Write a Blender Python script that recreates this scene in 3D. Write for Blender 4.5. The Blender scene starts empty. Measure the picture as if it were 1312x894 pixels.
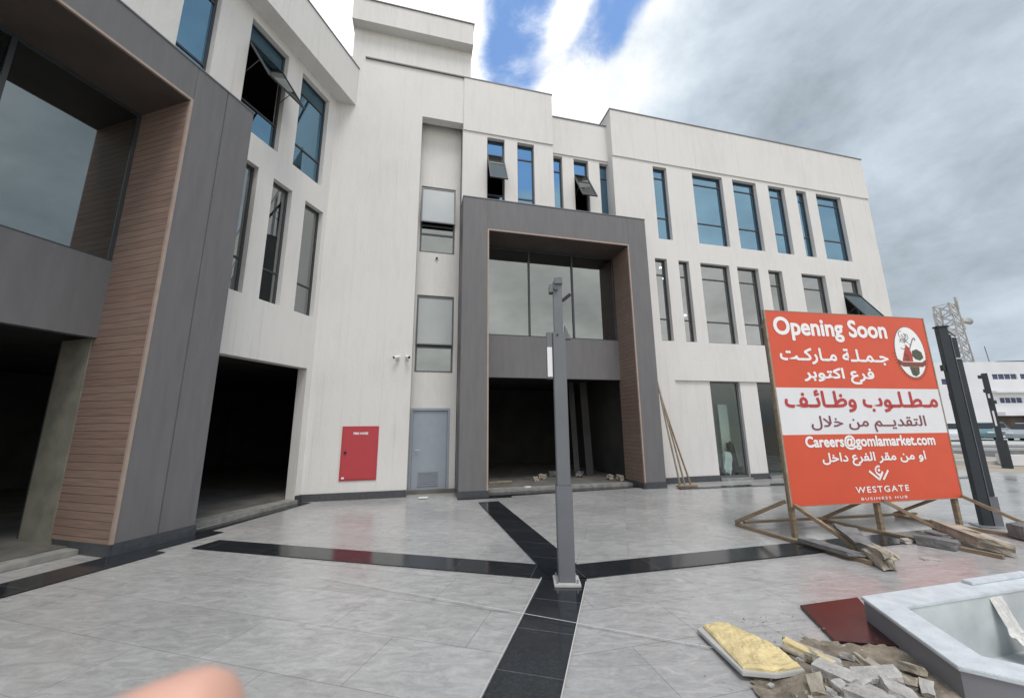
import bpy, bmesh, math, random
from mathutils import Vector, Matrix, noise
R = math.radians
scene = bpy.context.scene
COL = scene.collection
random.seed(7)

# ------------------------------------------------------------------ camera
CAM = Vector((0, 0, 1.6))
cam_d = bpy.data.cameras.new('camera'); cam = bpy.data.objects.new('camera', cam_d); COL.objects.link(cam)
cam_d.sensor_width = 36; cam_d.lens = 13.5015
cam_d.clip_start = 0.005; cam_d.clip_end = 3000
cam.matrix_world = Matrix.Translation(CAM) @ Matrix.Rotation(R(90 + 11.30), 4, 'X') @ Matrix.Rotation(R(-0.4875), 4, 'Z')
cam_d.dof.use_dof = True; cam_d.dof.focus_distance = 6.0; cam_d.dof.aperture_fstop = 7.5
scene.camera = cam

# ------------------------------------------------------------------ light and exposure
SUN_EL, SUN_AZ = 64.0, 160.0          # azimuth clockwise from +Y
scene.view_settings.view_transform = 'Standard'
scene.view_settings.look = 'None'
scene.view_settings.exposure = 0.80
scene.view_settings.gamma = 1.0
sun_d = bpy.data.lights.new('sun', 'SUN'); sun = bpy.data.objects.new('sun', sun_d); COL.objects.link(sun)
sun_d.energy = 1.05; sun_d.angle = R(22); sun_d.color = (1.0, 0.93, 0.83)
sv = Vector((math.sin(R(SUN_AZ)) * math.cos(R(SUN_EL)), math.cos(R(SUN_AZ)) * math.cos(R(SUN_EL)), math.sin(R(SUN_EL))))
sun.rotation_euler = sv.to_track_quat('Z', 'Y').to_euler(); sun.location = sv * 60

W = bpy.data.worlds.new('World'); scene.world = W; W.use_nodes = True
def sky():
    nt = W.node_tree; nt.nodes.clear(); N = nt.nodes.new; L = nt.links.new
    def val(s, v):
        if hasattr(v, 'is_output') and v.is_output: L(v, s)
        else: s.default_value = v
    def M(op, a, b=None, c=None, clamp=False):
        n = N('ShaderNodeMath'); n.operation = op; n.use_clamp = clamp
        val(n.inputs[0], a)
        if b is not None: val(n.inputs[1], b)
        if c is not None: val(n.inputs[2], c)
        return n.outputs[0]
    def VM(op, a, b):
        n = N('ShaderNodeVectorMath'); n.operation = op; val(n.inputs[0], a); val(n.inputs[1], b)
        return n.outputs['Value'] if op == 'DOT_PRODUCT' else n.outputs[0]
    def ramp(x, a, b, o0=0.0, o1=1.0):
        n = N('ShaderNodeMapRange'); n.interpolation_type = 'SMOOTHSTEP'
        val(n.inputs[0], x)
        for i, v in zip((1, 2, 3, 4), (a, b, o0, o1)): n.inputs[i].default_value = v
        return n.outputs[0]
    def mixc(f, a, b):
        n = N('ShaderNodeMix'); n.data_type = 'RGBA'; val(n.inputs[0], f); val(n.inputs[6], a); val(n.inputs[7], b)
        return n.outputs[2]
    tc = N('ShaderNodeTexCoord'); d = tc.outputs['Generated']
    sep = N('ShaderNodeSeparateXYZ'); L(d, sep.inputs[0]); X, Y, Z = sep.outputs
    zc = M('ADD', M('MAXIMUM', Z, 0.0), 0.16)
    comb = N('ShaderNodeCombineXYZ'); L(M('DIVIDE', X, zc), comb.inputs[0]); L(M('DIVIDE', Y, zc), comb.inputs[1])
    p = comb.outputs[0]
    def fbm(scale, off, det=7, rough=0.55, dist=0.4):
        n = N('ShaderNodeTexNoise'); L(VM('ADD', p, off), n.inputs['Vector'])
        n.inputs['Scale'].default_value = scale; n.inputs['Detail'].default_value = det
        n.inputs['Roughness'].default_value = rough; n.inputs['Distortion'].default_value = dist
        return n.outputs[0]
    st = N('ShaderNodeTexSky'); st.sky_type = 'NISHITA'; st.sun_disc = False
    st.sun_elevation = R(SUN_EL); st.sun_rotation = R(SUN_AZ); st.dust_density = 0.6; st.ozone_density = 2.0
    bl = N('ShaderNodeVectorMath'); bl.operation = 'SCALE'; L(st.outputs[0], bl.inputs[0]); bl.inputs[3].default_value = 0.14
    bm_ = N('ShaderNodeVectorMath'); bm_.operation = 'MULTIPLY'; L(bl.outputs[0], bm_.inputs[0]); bm_.inputs[1].default_value = (0.98, 1.08, 1.14); blue = bm_.outputs[0]
    # cloud cover: mostly closed, one torn gap high up ahead, one wide gap high up behind
    n1 = fbm(1.5, (3.1, 1.7, 0), 9, 0.60, 0.25)
    dq = VM('MULTIPLY', d, (1.0, 1.0, 1.7))
    def puff(scale, off, rough=0.58, dist=0.35):
        n = N('ShaderNodeTexNoise'); L(VM('ADD', dq, off), n.inputs['Vector'])
        n.inputs['Scale'].default_value = scale; n.inputs['Detail'].default_value = 10
        n.inputs['Roughness'].default_value = rough; n.inputs['Distortion'].default_value = dist
        return n.outputs[0]
    n2 = puff(2.1, (9.4, 4.2, 2))
    sp = N('ShaderNodeSeparateXYZ'); L(p, sp.inputs[0]); PX, PY = sp.outputs[0], sp.outputs[1]
    front = ramp(Y, 0.0, 0.2)
    def streak(x0, slope, w, y0, y1):
        dx = M('ABSOLUTE', M('SUBTRACT', PX, M('ADD', M('MULTIPLY', M('SUBTRACT', PY, 0.70), slope), x0)))
        return M('MULTIPLY', M('MULTIPLY', ramp(dx, w, w * .25), ramp(PY, y0, y0 + .12)), M('MULTIPLY', ramp(PY, y1, y1 - .20), front))
    gapm = M('ADD', M('MULTIPLY', streak(0.015, -0.12, 0.14, 0.30, 1.05), 0.46), M('MULTIPLY', streak(0.19, -0.35, 0.11, 0.30, 0.88), 0.38))
    back = M('MULTIPLY', M('MULTIPLY', ramp(Y, 0.1, -0.30), ramp(Z, 0.48, 0.62)), 0.5)
    cov = M('SUBTRACT', M('SUBTRACT', M('ADD', n1, 0.10), gapm), back)
    rear0 = ramp(Y, 0.15, -0.5)
    cov = M('ADD', cov, M('MULTIPLY', M('SUBTRACT', puff(7.0, (4, 4, 1), 0.65, 0.5), 0.5), 0.35))
    cover = M('MAXIMUM', ramp(cov, 0.20, 0.46), M('MULTIPLY', rear0, 0.30))
    # cloud tone: bright near the gap, grey to the right and low down
    glow = VM('DOT_PRODUCT', d, Vector((-0.20, 0.62, 0.80)).normalized())
    gl = ramp(glow, 0.82, 0.985)
    rear = ramp(Y, 0.15, -0.5)
    n3 = puff(6.0, (2.2, 7.7, 5), 0.62, 0.2)
    tone = M('ADD', M('ADD', M('MULTIPLY', M('SUBTRACT', n2, 0.5), 1.05), M('MULTIPLY', M('SUBTRACT', n1, 0.5), 0.5)), M('MULTIPLY', M('SUBTRACT', n3, 0.5), 0.85))
    base = M('ADD', M('ADD', 0.335, M('MULTIPLY', ramp(glow, 0.70, 0.95), 0.17)), M('MULTIPLY', gl, 0.28))
    base = M('ADD', base, M('MULTIPLY', rear, 0.36))
    lum = M('MAXIMUM', M('MULTIPLY', base, M('ADD', 1.0, tone)), 0.12)
    tint = mixc(ramp(lum, 0.34, 0.72), (0.86, 1.0, 1.13, 1), (1.0, 1.0, 1.0, 1))
    tint = mixc(rear, tint, (1.02, 1.0, 0.965, 1))
    sc = N('ShaderNodeVectorMath'); sc.operation = 'SCALE'; L(tint, sc.inputs[0]); L(lum, sc.inputs[3])
    low = ramp(Z, 0.0, 0.10)
    cl = mixc(low, (0.27, 0.295, 0.32, 1), sc.outputs[0])
    out = mixc(cover, blue, cl)
    bg = N('ShaderNodeBackground'); L(out, bg.inputs[0]); bg.inputs[1].default_value = 1.0
    o = N('ShaderNodeOutputWorld'); L(bg.outputs[0], o.inputs[0])
sky()

# ------------------------------------------------------------------ materials
def new_mat(name):
    m = bpy.data.materials.new(name); m.use_nodes = True
    nt = m.node_tree; b = nt.nodes['Principled BSDF']
    return m, nt, b
def simple(name, col, rough=0.6, metal=0.0, var=0.12, scale=6.0, bump=0.0, bscale=40.0, stretch=None, spec=0.5):
    m, nt, b = new_mat(name); N = nt.nodes.new; L = nt.links.new
    b.inputs['Roughness'].default_value = rough; b.inputs['Metallic'].default_value = metal
    b.inputs['Specular IOR Level'].default_value = spec
    tc = N('ShaderNodeTexCoord'); v = tc.outputs['Object']
    if stretch:
        mp = N('ShaderNodeMapping'); mp.inputs['Scale'].default_value = stretch; L(v, mp.inputs[0]); v = mp.outputs[0]
    n = N('ShaderNodeTexNoise'); n.inputs['Scale'].default_value = scale; n.inputs['Detail'].default_value = 6; L(v, n.inputs['Vector'])
    rp = N('ShaderNodeMapRange'); rp.inputs[1].default_value = 0.25; rp.inputs[2].default_value = 0.75
    rp.inputs[3].default_value = 1 - var; rp.inputs[4].default_value = 1 + var; L(n.outputs[0], rp.inputs[0])
    s = N('ShaderNodeVectorMath'); s.operation = 'SCALE'; s.inputs[0].default_value = col[:3]; L(rp.outputs[0], s.inputs[3])
    L(s.outputs[0], b.inputs['Base Color'])
    if bump:
        n2 = N('ShaderNodeTexNoise'); n2.inputs['Scale'].default_value = bscale; n2.inputs['Detail'].default_value = 5; L(v, n2.inputs['Vector'])
        bp = N('ShaderNodeBump'); bp.inputs['Strength'].default_value = bump; bp.inputs['Distance'].default_value = 0.02
        L(n2.outputs[0], bp.inputs['Height']); L(bp.outputs[0], b.inputs['Normal'])
    return m
def plaster():
    m, nt, b = new_mat('white_render'); N = nt.nodes.new; L = nt.links.new
    b.inputs['Roughness'].default_value = 0.75
    tc = N('ShaderNodeTexCoord')
    mp = N('ShaderNodeMapping'); mp.inputs['Scale'].default_value = (3.2, 3.2, 0.55); L(tc.outputs['Object'], mp.inputs[0])
    n = N('ShaderNodeTexNoise'); n.inputs['Scale'].default_value = 2.2; n.inputs['Detail'].default_value = 8; n.inputs['Roughness'].default_value = .7; L(mp.outputs[0], n.inputs['Vector'])
    n2 = N('ShaderNodeTexNoise'); n2.inputs['Scale'].default_value = 0.55; n2.inputs['Detail'].default_value = 5; L(tc.outputs['Object'], n2.inputs['Vector'])
    a = N('ShaderNodeMath'); a.operation = 'MULTIPLY_ADD'; L(n.outputs[0], a.inputs[0]); a.inputs[1].default_value = 0.55; 
    k = N('ShaderNodeMath'); k.operation = 'MULTIPLY'; L(n2.outputs[0], k.inputs[0]); k.inputs[1].default_value = 0.55; L(k.outputs[0], a.inputs[2])
    r = N('ShaderNodeValToRGB'); L(a.outputs[0], r.inputs[0])
    r.color_ramp.elements[0].position = 0.30; r.color_ramp.elements[0].color = (0.60, 0.582, 0.545, 1)
    r.color_ramp.elements[1].position = 0.58; r.color_ramp.elements[1].color = (0.68, 0.667, 0.632, 1)
    md = N('ShaderNodeMapping'); md.inputs['Scale'].default_value = (7, 7, 0.16); L(tc.outputs['Object'], md.inputs[0])
    nd = N('ShaderNodeTexNoise'); nd.inputs['Scale'].default_value = 1.7; nd.inputs['Detail'].default_value = 5; nd.inputs['Roughness'].default_value = .6; L(md.outputs[0], nd.inputs['Vector'])
    rd_ = N('ShaderNodeMapRange'); rd_.inputs[1].default_value = .56; rd_.inputs[2].default_value = .76; rd_.inputs[3].default_value = 1.0; rd_.inputs[4].default_value = .89; L(nd.outputs[0], rd_.inputs[0])
    sd = N('ShaderNodeVectorMath'); sd.operation = 'SCALE'; L(r.outputs[0], sd.inputs[0]); L(rd_.outputs[0], sd.inputs[3])
    L(sd.outputs[0], b.inputs['Base Color'])
    mb = N('ShaderNodeMapping'); mb.inputs['Scale'].default_value = (1, 1, 0.35); L(tc.outputs['Object'], mb.inputs[0])
    n3 = N('ShaderNodeTexNoise'); n3.inputs['Scale'].default_value = 28; n3.inputs['Detail'].default_value = 6; L(mb.outputs[0], n3.inputs['Vector'])
    bp = N('ShaderNodeBump'); bp.inputs['Strength'].default_value = 0.22; bp.inputs['Distance'].default_value = 0.02
    L(n3.outputs[0], bp.inputs['Height']); L(bp.outputs[0], b.inputs['Normal'])
    return m
def cladding():
    m, nt, b = new_mat('grey_cladding'); N = nt.nodes.new; L = nt.links.new
    b.inputs['Roughness'].default_value = 0.55; b.inputs['Specular IOR Level'].default_value = 0.35
    tc = N('ShaderNodeTexCoord')
    mp = N('ShaderNodeMapping'); mp.inputs['Scale'].default_value = (6, 6, 0.9); L(tc.outputs['Object'], mp.inputs[0])
    n = N('ShaderNodeTexNoise'); n.inputs['Scale'].default_value = 1.6; n.inputs['Detail'].default_value = 7; L(mp.outputs[0], n.inputs['Vector'])
    r = N('ShaderNodeValToRGB'); L(n.outputs[0], r.inputs[0])
    r.color_ramp.elements[0].position = .3; r.color_ramp.elements[0].color = (0.142, 0.140, 0.141, 1)
    r.color_ramp.elements[1].position = .7; r.color_ramp.elements[1].color = (0.165, 0.162, 0.162, 1)
    L(r.outputs[0], b.inputs['Base Color'])
    return m
def wood(name, c1, c2, mode, pitch=0.105):
    m, nt, b = new_mat(name); N = nt.nodes.new; L = nt.links.new
    b.inputs['Roughness'].default_value = 0.6; b.inputs['Specular IOR Level'].default_value = 0.3
    tc = N('ShaderNodeTexCoord'); sp = N('ShaderNodeSeparateXYZ'); L(tc.outputs['Object'], sp.inputs[0])
    cb = N('ShaderNodeCombineXYZ')
    ad = N('ShaderNodeMath'); ad.operation = 'ADD'; L(sp.outputs[0], ad.inputs[0]); L(sp.outputs[1], ad.inputs[1])
    if mode == 'wall': L(ad.outputs[0], cb.inputs[0]); L(sp.outputs[2], cb.inputs[1])
    else: L(sp.outputs[0], cb.inputs[0]); L(sp.outputs[1], cb.inputs[1])
    br = N('ShaderNodeTexBrick'); L(cb.outputs[0], br.inputs['Vector']); br.inputs['Scale'].default_value = 1.0
    br.inputs['Brick Width'].default_value = 2.3; br.inputs['Row Height'].default_value = pitch; br.inputs['Mortar Size'].default_value = 0.006
    br.inputs['Mortar Smooth'].default_value = 0.4
    br.inputs['Color1'].default_value = (*c1, 1); br.inputs['Color2'].default_value = (*c2, 1); br.inputs['Mortar'].default_value = (c1[0]*.6, c1[1]*.6, c1[2]*.6, 1)
    mp = N('ShaderNodeMapping'); mp.inputs['Scale'].default_value = (2, 30, 1); L(cb.outputs[0], mp.inputs[0])
    n = N('ShaderNodeTexNoise'); n.inputs['Scale'].default_value = 3; n.inputs['Detail'].default_value = 6; L(mp.outputs[0], n.inputs['Vector'])
    rr = N('ShaderNodeMapRange'); rr.inputs[1].default_value = .3; rr.inputs[2].default_value = .7; rr.inputs[3].default_value = .75; rr.inputs[4].default_value = 1.2; L(n.outputs[0], rr.inputs[0])
    s = N('ShaderNodeVectorMath'); s.operation = 'SCALE'; L(br.outputs['Color'], s.inputs[0]); L(rr.outputs[0], s.inputs[3])
    L(s.outputs[0], b.inputs['Base Color'])
    bp = N('ShaderNodeBump'); bp.inputs['Strength'].default_value = .6; bp.inputs['Distance'].default_value = .015; bp.invert = True
    L(br.outputs['Fac'], bp.inputs['Height']); L(bp.outputs[0], b.inputs['Normal'])
    return m
def tiles(name, rot, c1, c2, mortar, w=1.2, h=0.6, rough=0.2, off=(0, 0, 0), dust=0.0):
    m, nt, b = new_mat(name); N = nt.nodes.new; L = nt.links.new
    tc = N('ShaderNodeTexCoord'); mp = N('ShaderNodeMapping'); mp.inputs['Rotation'].default_value = (0, 0, rot); mp.inputs['Location'].default_value = off
    L(tc.outputs['Object'], mp.inputs[0])
    br = N('ShaderNodeTexBrick'); L(mp.outputs[0], br.inputs['Vector']); br.inputs['Scale'].default_value = 1.0
    br.inputs['Brick Width'].default_value = w; br.inputs['Row Height'].default_value = h; br.inputs['Mortar Size'].default_value = 0.0042
    br.inputs['Mortar Smooth'].default_value = 0.3; br.offset = 0.5
    for k, c in (('Color1', c1), ('Color2', c2), ('Mortar', mortar)): br.inputs[k].default_value = (*c, 1)
    ms = N('ShaderNodeMapping'); ms.inputs['Scale'].default_value = (1.0, 2.6, 1); ms.inputs['Rotation'].default_value = (0, 0, rot + 0.25); L(tc.outputs['Object'], ms.inputs[0])
    # offset the veining per tile so that no vein crosses a joint
    n = N('ShaderNodeTexNoise'); n.inputs['Scale'].default_value = 4.2; n.inputs['Detail'].default_value = 9; n.inputs['Roughness'].default_value = .68; n.inputs['Distortion'].default_value = 1.2
    L(ms.outputs[0], n.inputs['Vector'])
    va = N('ShaderNodeValToRGB'); L(n.outputs[0], va.inputs[0]); e = va.color_ramp.elements
    e[0].position = .32; e[0].color = (.76, .76, .755, 1); e[1].position = .66; e[1].color = (1.17, 1.165, 1.15, 1)
    n2 = N('ShaderNodeTexNoise'); n2.inputs['Scale'].default_value = .6; n2.inputs['Detail'].default_value = 4; L(tc.outputs['Object'], n2.inputs['Vector'])
    r2 = N('ShaderNodeMapRange'); r2.inputs[1].default_value = .3; r2.inputs[2].default_value = .7; r2.inputs[3].default_value = .9; r2.inputs[4].default_value = 1.08; L(n2.outputs[0], r2.inputs[0])
    mu = N('ShaderNodeVectorMath'); mu.operation = 'MULTIPLY'; L(br.outputs['Color'], mu.inputs[0]); L(va.outputs[0], mu.inputs[1])
    # light dusty flecks
    n4 = N('ShaderNodeTexNoise'); n4.inputs['Scale'].default_value = 11; n4.inputs['Detail'].default_value = 8; n4.inputs['Roughness'].default_value = .75; n4.inputs['Distortion'].default_value = 2.0; L(ms.outputs[0], n4.inputs['Vector'])
    f4 = N('ShaderNodeMapRange'); f4.inputs[1].default_value = .60; f4.inputs[2].default_value = .72; f4.inputs[3].default_value = 1.0; f4.inputs[4].default_value = 1.32; L(n4.outputs[0], f4.inputs[0])
    s = N('ShaderNodeVectorMath'); s.operation = 'SCALE'; L(mu.outputs[0], s.inputs[0]); L(r2.outputs[0], s.inputs[3])
    s2 = N('ShaderNodeVectorMath'); s2.operation = 'SCALE'; L(s.outputs[0], s2.inputs[0]); L(f4.outputs[0], s2.inputs[3])
    n5 = N('ShaderNodeTexNoise'); n5.inputs['Scale'].default_value = 38; n5.inputs['Detail'].default_value = 6; n5.inputs['Roughness'].default_value = .7; L(tc.outputs['Object'], n5.inputs['Vector'])
    r5 = N('ShaderNodeMapRange'); r5.inputs[1].default_value = .3; r5.inputs[2].default_value = .7; r5.inputs[3].default_value = .93; r5.inputs[4].default_value = 1.07; L(n5.outputs[0], r5.inputs[0])
    s3 = N('ShaderNodeVectorMath'); s3.operation = 'SCALE'; L(s2.outputs[0], s3.inputs[0]); L(r5.outputs[0], s3.inputs[3])
    dm = N('ShaderNodeMath'); dm.operation = 'MULTIPLY_ADD'; L(n4.outputs[0], dm.inputs[0]); dm.inputs[1].default_value = .5
    dk = N('ShaderNodeMath'); dk.operation = 'MULTIPLY'; L(n5.outputs[0], dk.inputs[0]); dk.inputs[1].default_value = .5; L(dk.outputs[0], dm.inputs[2])
    dr_ = N('ShaderNodeMapRange'); dr_.inputs[1].default_value = .50; dr_.inputs[2].default_value = .66; dr_.inputs[3].default_value = 0; dr_.inputs[4].default_value = dust; L(dm.outputs[0], dr_.inputs[0])
    mxd = N('ShaderNodeMix'); mxd.data_type = 'RGBA'; L(dr_.outputs[0], mxd.inputs[0]); L(s3.outputs[0], mxd.inputs[6]); mxd.inputs[7].default_value = (.34, .33, .30, 1)
    L(mxd.outputs[2], b.inputs['Base Color'])
    rr = N('ShaderNodeMapRange'); rr.inputs[1].default_value = .3; rr.inputs[2].default_value = .7; rr.inputs[3].default_value = rough * .7; rr.inputs[4].default_value = rough * 1.6; L(n2.outputs[0], rr.inputs[0])
    L(rr.outputs[0], b.inputs['Roughness'])
    bp = N('ShaderNodeBump'); bp.inputs['Strength'].default_value = .25; bp.inputs['Distance'].default_value = .004; bp.invert = True
    L(br.outputs['Fac'], bp.inputs['Height']); L(bp.outputs[0], b.inputs['Normal'])
    return m
def glass(name, tint, refl, ior=3.2, rough=0.012):
    m = bpy.data.materials.new(name); m.use_nodes = True; nt = m.node_tree; nt.nodes.clear(); N = nt.nodes.new; L = nt.links.new
    t = N('ShaderNodeBsdfTransparent'); t.inputs[0].default_value = (*tint, 1)
    g = N('ShaderNodeBsdfGlossy'); g.inputs[0].default_value = (*refl, 1); g.inputs['Roughness'].default_value = rough
    f = N('ShaderNodeFresnel'); f.inputs[0].default_value = ior
    tc = N('ShaderNodeTexCoord'); n = N('ShaderNodeTexNoise'); n.inputs['Scale'].default_value = 0.7; n.inputs['Detail'].default_value = 2; L(tc.outputs['Object'], n.inputs['Vector'])
    bp = N('ShaderNodeBump'); bp.inputs['Strength'].default_value = .05; bp.inputs['Distance'].default_value = .03; L(n.outputs[0], bp.inputs['Height']); L(bp.outputs[0], g.inputs['Normal'])
    ge = N('ShaderNodeNewGeometry'); iv = N('ShaderNodeMath'); iv.operation = 'SUBTRACT'; iv.inputs[0].default_value = 1.0; L(ge.outputs['Backfacing'], iv.inputs[1])
    fm_ = N('ShaderNodeMath'); fm_.operation = 'MULTIPLY'; L(f.outputs[0], fm_.inputs[0]); L(iv.outputs[0], fm_.inputs[1])   # the rear face only lets light out
    mx = N('ShaderNodeMixShader'); L(fm_.outputs[0], mx.inputs[0]); L(t.outputs[0], mx.inputs[1]); L(g.outputs[0], mx.inputs[2])
    o = N('ShaderNodeOutputMaterial'); L(mx.outputs[0], o.inputs[0])
    return m

MT = {}
MT['plaster'] = plaster()
MT['clad'] = cladding()
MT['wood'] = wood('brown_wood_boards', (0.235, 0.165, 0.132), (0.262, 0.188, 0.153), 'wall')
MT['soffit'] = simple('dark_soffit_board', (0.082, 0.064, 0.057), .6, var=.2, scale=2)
MT['trim'] = simple('pale_wood_trim', (0.36, 0.28, 0.23), 0.5)
MT['coping'] = simple('grey_coping', (0.17, 0.17, 0.18), 0.5)
MT['skirt'] = simple('dark_granite_skirting', (0.055, 0.06, 0.066), 0.3, var=.25, scale=14)
MT['frame'] = simple('dark_window_aluminium', (0.045, 0.050, 0.055), 0.4)
MT['frame2'] = simple('grey_window_aluminium', (0.115, 0.12, 0.125), 0.4)
MT['glass'] = glass('tinted_glass', (0.30, 0.34, 0.36), (0.88, 0.93, 0.94), ior=3.8)
MT['glass_sky'] = glass('sky_reflection_blue_glass', (0.08, 0.20, 0.32), (0.43, 0.74, 1.0), ior=4.2)  # blue of the reflected sky put into the tint and gloss colour
MT['glass_clear'] = glass('clear_shop_glass', (0.80, 0.86, 0.84), (0.9, 0.95, 0.95), ior=1.7)
MT['glass_grey'] = glass('silver_grey_glass', (0.16, 0.17, 0.165), (0.82, 0.89, 0.89), ior=3.2)
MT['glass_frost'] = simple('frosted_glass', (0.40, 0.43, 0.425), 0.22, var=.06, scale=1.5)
MT['concrete'] = simple('shade_darkened_concrete', (0.050, 0.049, 0.047), 0.9, var=.3, scale=1.5)  # darker than real concrete: the gloom of the interior is put into the colour
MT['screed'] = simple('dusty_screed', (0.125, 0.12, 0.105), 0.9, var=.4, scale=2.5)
MT['jamb'] = simple('bare_jamb', (0.22, 0.215, 0.17), 0.85, var=.25, scale=4)
MT['sill'] = simple('dusty_threshold', (0.24, 0.24, 0.22), 0.8, var=.35, scale=7)
MT['door'] = simple('blue_grey_door_paint', (0.30, 0.335, 0.38), 0.45, var=.04)
MT['door_dark'] = simple('blue_grey_door_frame', (0.225, 0.25, 0.285), 0.45, var=.05)
MT['red'] = simple('red_cabinet_paint', (0.44, 0.045, 0.055), 0.4, var=.05)
MT['white'] = simple('white_plastic', (0.78, 0.78, 0.78), 0.45, var=.03)
MT['black'] = simple('black_plastic', (0.012, 0.012, 0.014), 0.4, var=.1)
MT['post_grey'] = simple('grey_post_paint', (0.15, 0.158, 0.168), 0.42, metal=.15, var=.08, scale=4)
MT['post_dark'] = simple('dark_post_paint', (0.030, 0.036, 0.042), 0.4, metal=.2, var=.15, scale=4)
MT['galv'] = simple('galvanised_steel', (0.42, 0.43, 0.44), 0.4, metal=.8, var=.15)
ROTF = math.atan2(.265, .964)          # the front granite arm leans this much from +Y
MT['tile'] = tiles('grey_stone_tiles', ROTF, (0.355, 0.353, 0.342), (0.395, 0.393, 0.383), (0.26, 0.258, 0.25), rough=.22)
MT['tile_b'] = tiles('grey_stone_tiles_turned', -R(13.8), (0.365, 0.362, 0.352), (0.405, 0.40, 0.390), (0.27, 0.268, 0.26), rough=.22, off=(.2, .1, 0))
MT['granite'] = tiles('black_granite_tiles', ROTF, (0.020, 0.023, 0.027), (0.026, 0.029, 0.033), (0.10, 0.10, 0.10), w=5.0, h=0.56, rough=.10, dust=.07)
MT['granite_b'] = tiles('black_granite_tiles_turned', -R(13.8), (0.020, 0.023, 0.027), (0.027, 0.030, 0.034), (0.09, 0.09, 0.09), w=0.9, h=3.0, rough=.11, dust=.07)
MT['granite_c'] = tiles('black_granite_tiles_leftward', R(13.8), (0.020, 0.023, 0.027), (0.027, 0.030, 0.034), (0.09, 0.09, 0.09), w=0.9, h=3.0, rough=.11, dust=.07)
MT['grout'] = simple('white_grout', (0.50, 0.50, 0.48), 0.8)
MT['sand'] = simple('sandy_ground', (0.34, 0.30, 0.24), 0.95, var=.25, scale=.6, bump=.4, bscale=8)
MT['asphalt'] = simple('asphalt', (0.10, 0.10, 0.10), 0.9, var=.2, scale=.8)
MT['kerb'] = simple('kerb_concrete', (0.45, 0.45, 0.43), 0.85)
MT['bg_white'] = simple('far_white_wall', (0.66, 0.66, 0.66), 0.8, var=.08, scale=.4)
MT['bg_glass'] = simple('far_dark_blue_glass', (0.03, 0.05, 0.12), 0.2)
MT['bg_dark'] = simple('far_shopfront_dark', (0.10, 0.075, 0.06), 0.8, var=.5, scale=.8)
MT['lattice'] = simple('weathered_mast_paint', (0.42, 0.40, 0.37), 0.7, var=.3, scale=2)
MT['board_red'] = simple('orange_red_banner', (0.63, 0.085, 0.036), 0.45, var=.06, scale=1.5, bump=.35, bscale=2.5)
MT['board_white'] = simple('white_banner', (0.72, 0.72, 0.72), 0.45, var=.05, scale=1.5, bump=.35, bscale=2.5)
MT['ink_white'] = simple('white_print', (0.84, 0.83, 0.81), 0.5, var=.02)
MT['ink_red'] = simple('red_print', (0.46, 0.045, 0.04), 0.5, var=.02)
MT['ink_maroon'] = simple('maroon_print', (0.21, 0.06, 0.075), 0.5, var=.02)
MT['ink_grey'] = simple('grey_print', (0.20, 0.21, 0.20), 0.5, var=.3, scale=30)
MT['ink_brown'] = simple('brown_print', (0.20, 0.06, 0.03), 0.5, var=.3, scale=30)
MT['ink_green'] = simple('green_print', (0.07, 0.085, 0.05), 0.5, var=.4, scale=30)
MT['timber'] = simple('weathered_timber', (0.26, 0.195, 0.125), 0.8, var=.35, scale=5, stretch=(1, 1, 6))
MT['bamboo'] = simple('pale_bamboo', (0.30, 0.25, 0.18), 0.7, var=.3, scale=9)
MT['rubble'] = simple('pale_broken_stone', (0.40, 0.385, 0.355), 0.9, var=.30, scale=14, bump=.6, bscale=45)
MT['rubble2'] = simple('dusty_concrete_lump', (0.37, 0.33, 0.26), 0.95, var=.4, scale=7, bump=.9, bscale=18)
MT['rubble3'] = simple('dark_broken_block', (0.17, 0.17, 0.165), 0.9, var=.35, scale=9, bump=.7, bscale=25)
MT['dirt'] = simple('loose_dirt', (0.215, 0.18, 0.135), 0.97, var=.6, scale=9, bump=1.0, bscale=28)
MT['mortar'] = simple('yellow_mortar', (0.64, 0.52, 0.27), 0.95, var=.22, scale=7, bump=.8, bscale=22)
MT['marble'] = simple('pale_marble', (0.56, 0.60, 0.615), 0.55, var=.14, scale=9, bump=.25, bscale=60)
MT['planter_side'] = simple('grey_planter_side', (0.225, 0.225, 0.24), 0.5, var=.07, scale=2)
MT['planter_in'] = simple('white_planter_lining', (0.50, 0.53, 0.525), 0.6, var=.22, scale=3)
MT['sheet'] = simple('white_plastic_sheet', (0.62, 0.61, 0.57), 0.4, var=.15, scale=12, bump=.4, bscale=20)
MT['film_ply'] = simple('dark_red_film', (0.045, 0.014, 0.014), 0.25, var=.3, scale=5)
MT['skin'] = None
MT['car_glass'] = simple('car_window_glass', (0.018, 0.022, 0.026), 0.35, spec=.3)
MT['tyre'] = simple('tyre_rubber', (0.02, 0.02, 0.02), 0.8)
def skin():
    m, nt, b = new_mat('skin'); N = nt.nodes.new; L = nt.links.new
    b.inputs['Roughness'].default_value = .5
    b.inputs['Subsurface Weight'].default_value = .25; b.inputs['Subsurface Radius'].default_value = (.008, .003, .0015); b.inputs['Subsurface Scale'].default_value = .5
    tc = N('ShaderNodeTexCoord'); n = N('ShaderNodeTexNoise'); n.inputs['Scale'].default_value = 90; L(tc.outputs['Object'], n.inputs['Vector'])
    r = N('ShaderNodeValToRGB'); L(n.outputs[0], r.inputs[0]); r.color_ramp.elements[0].color = (.58, .31, .23, 1); r.color_ramp.elements[1].color = (.76, .49, .38, 1)
    L(r.outputs[0], b.inputs['Base Color']); return m
MT['skin'] = skin()

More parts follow.
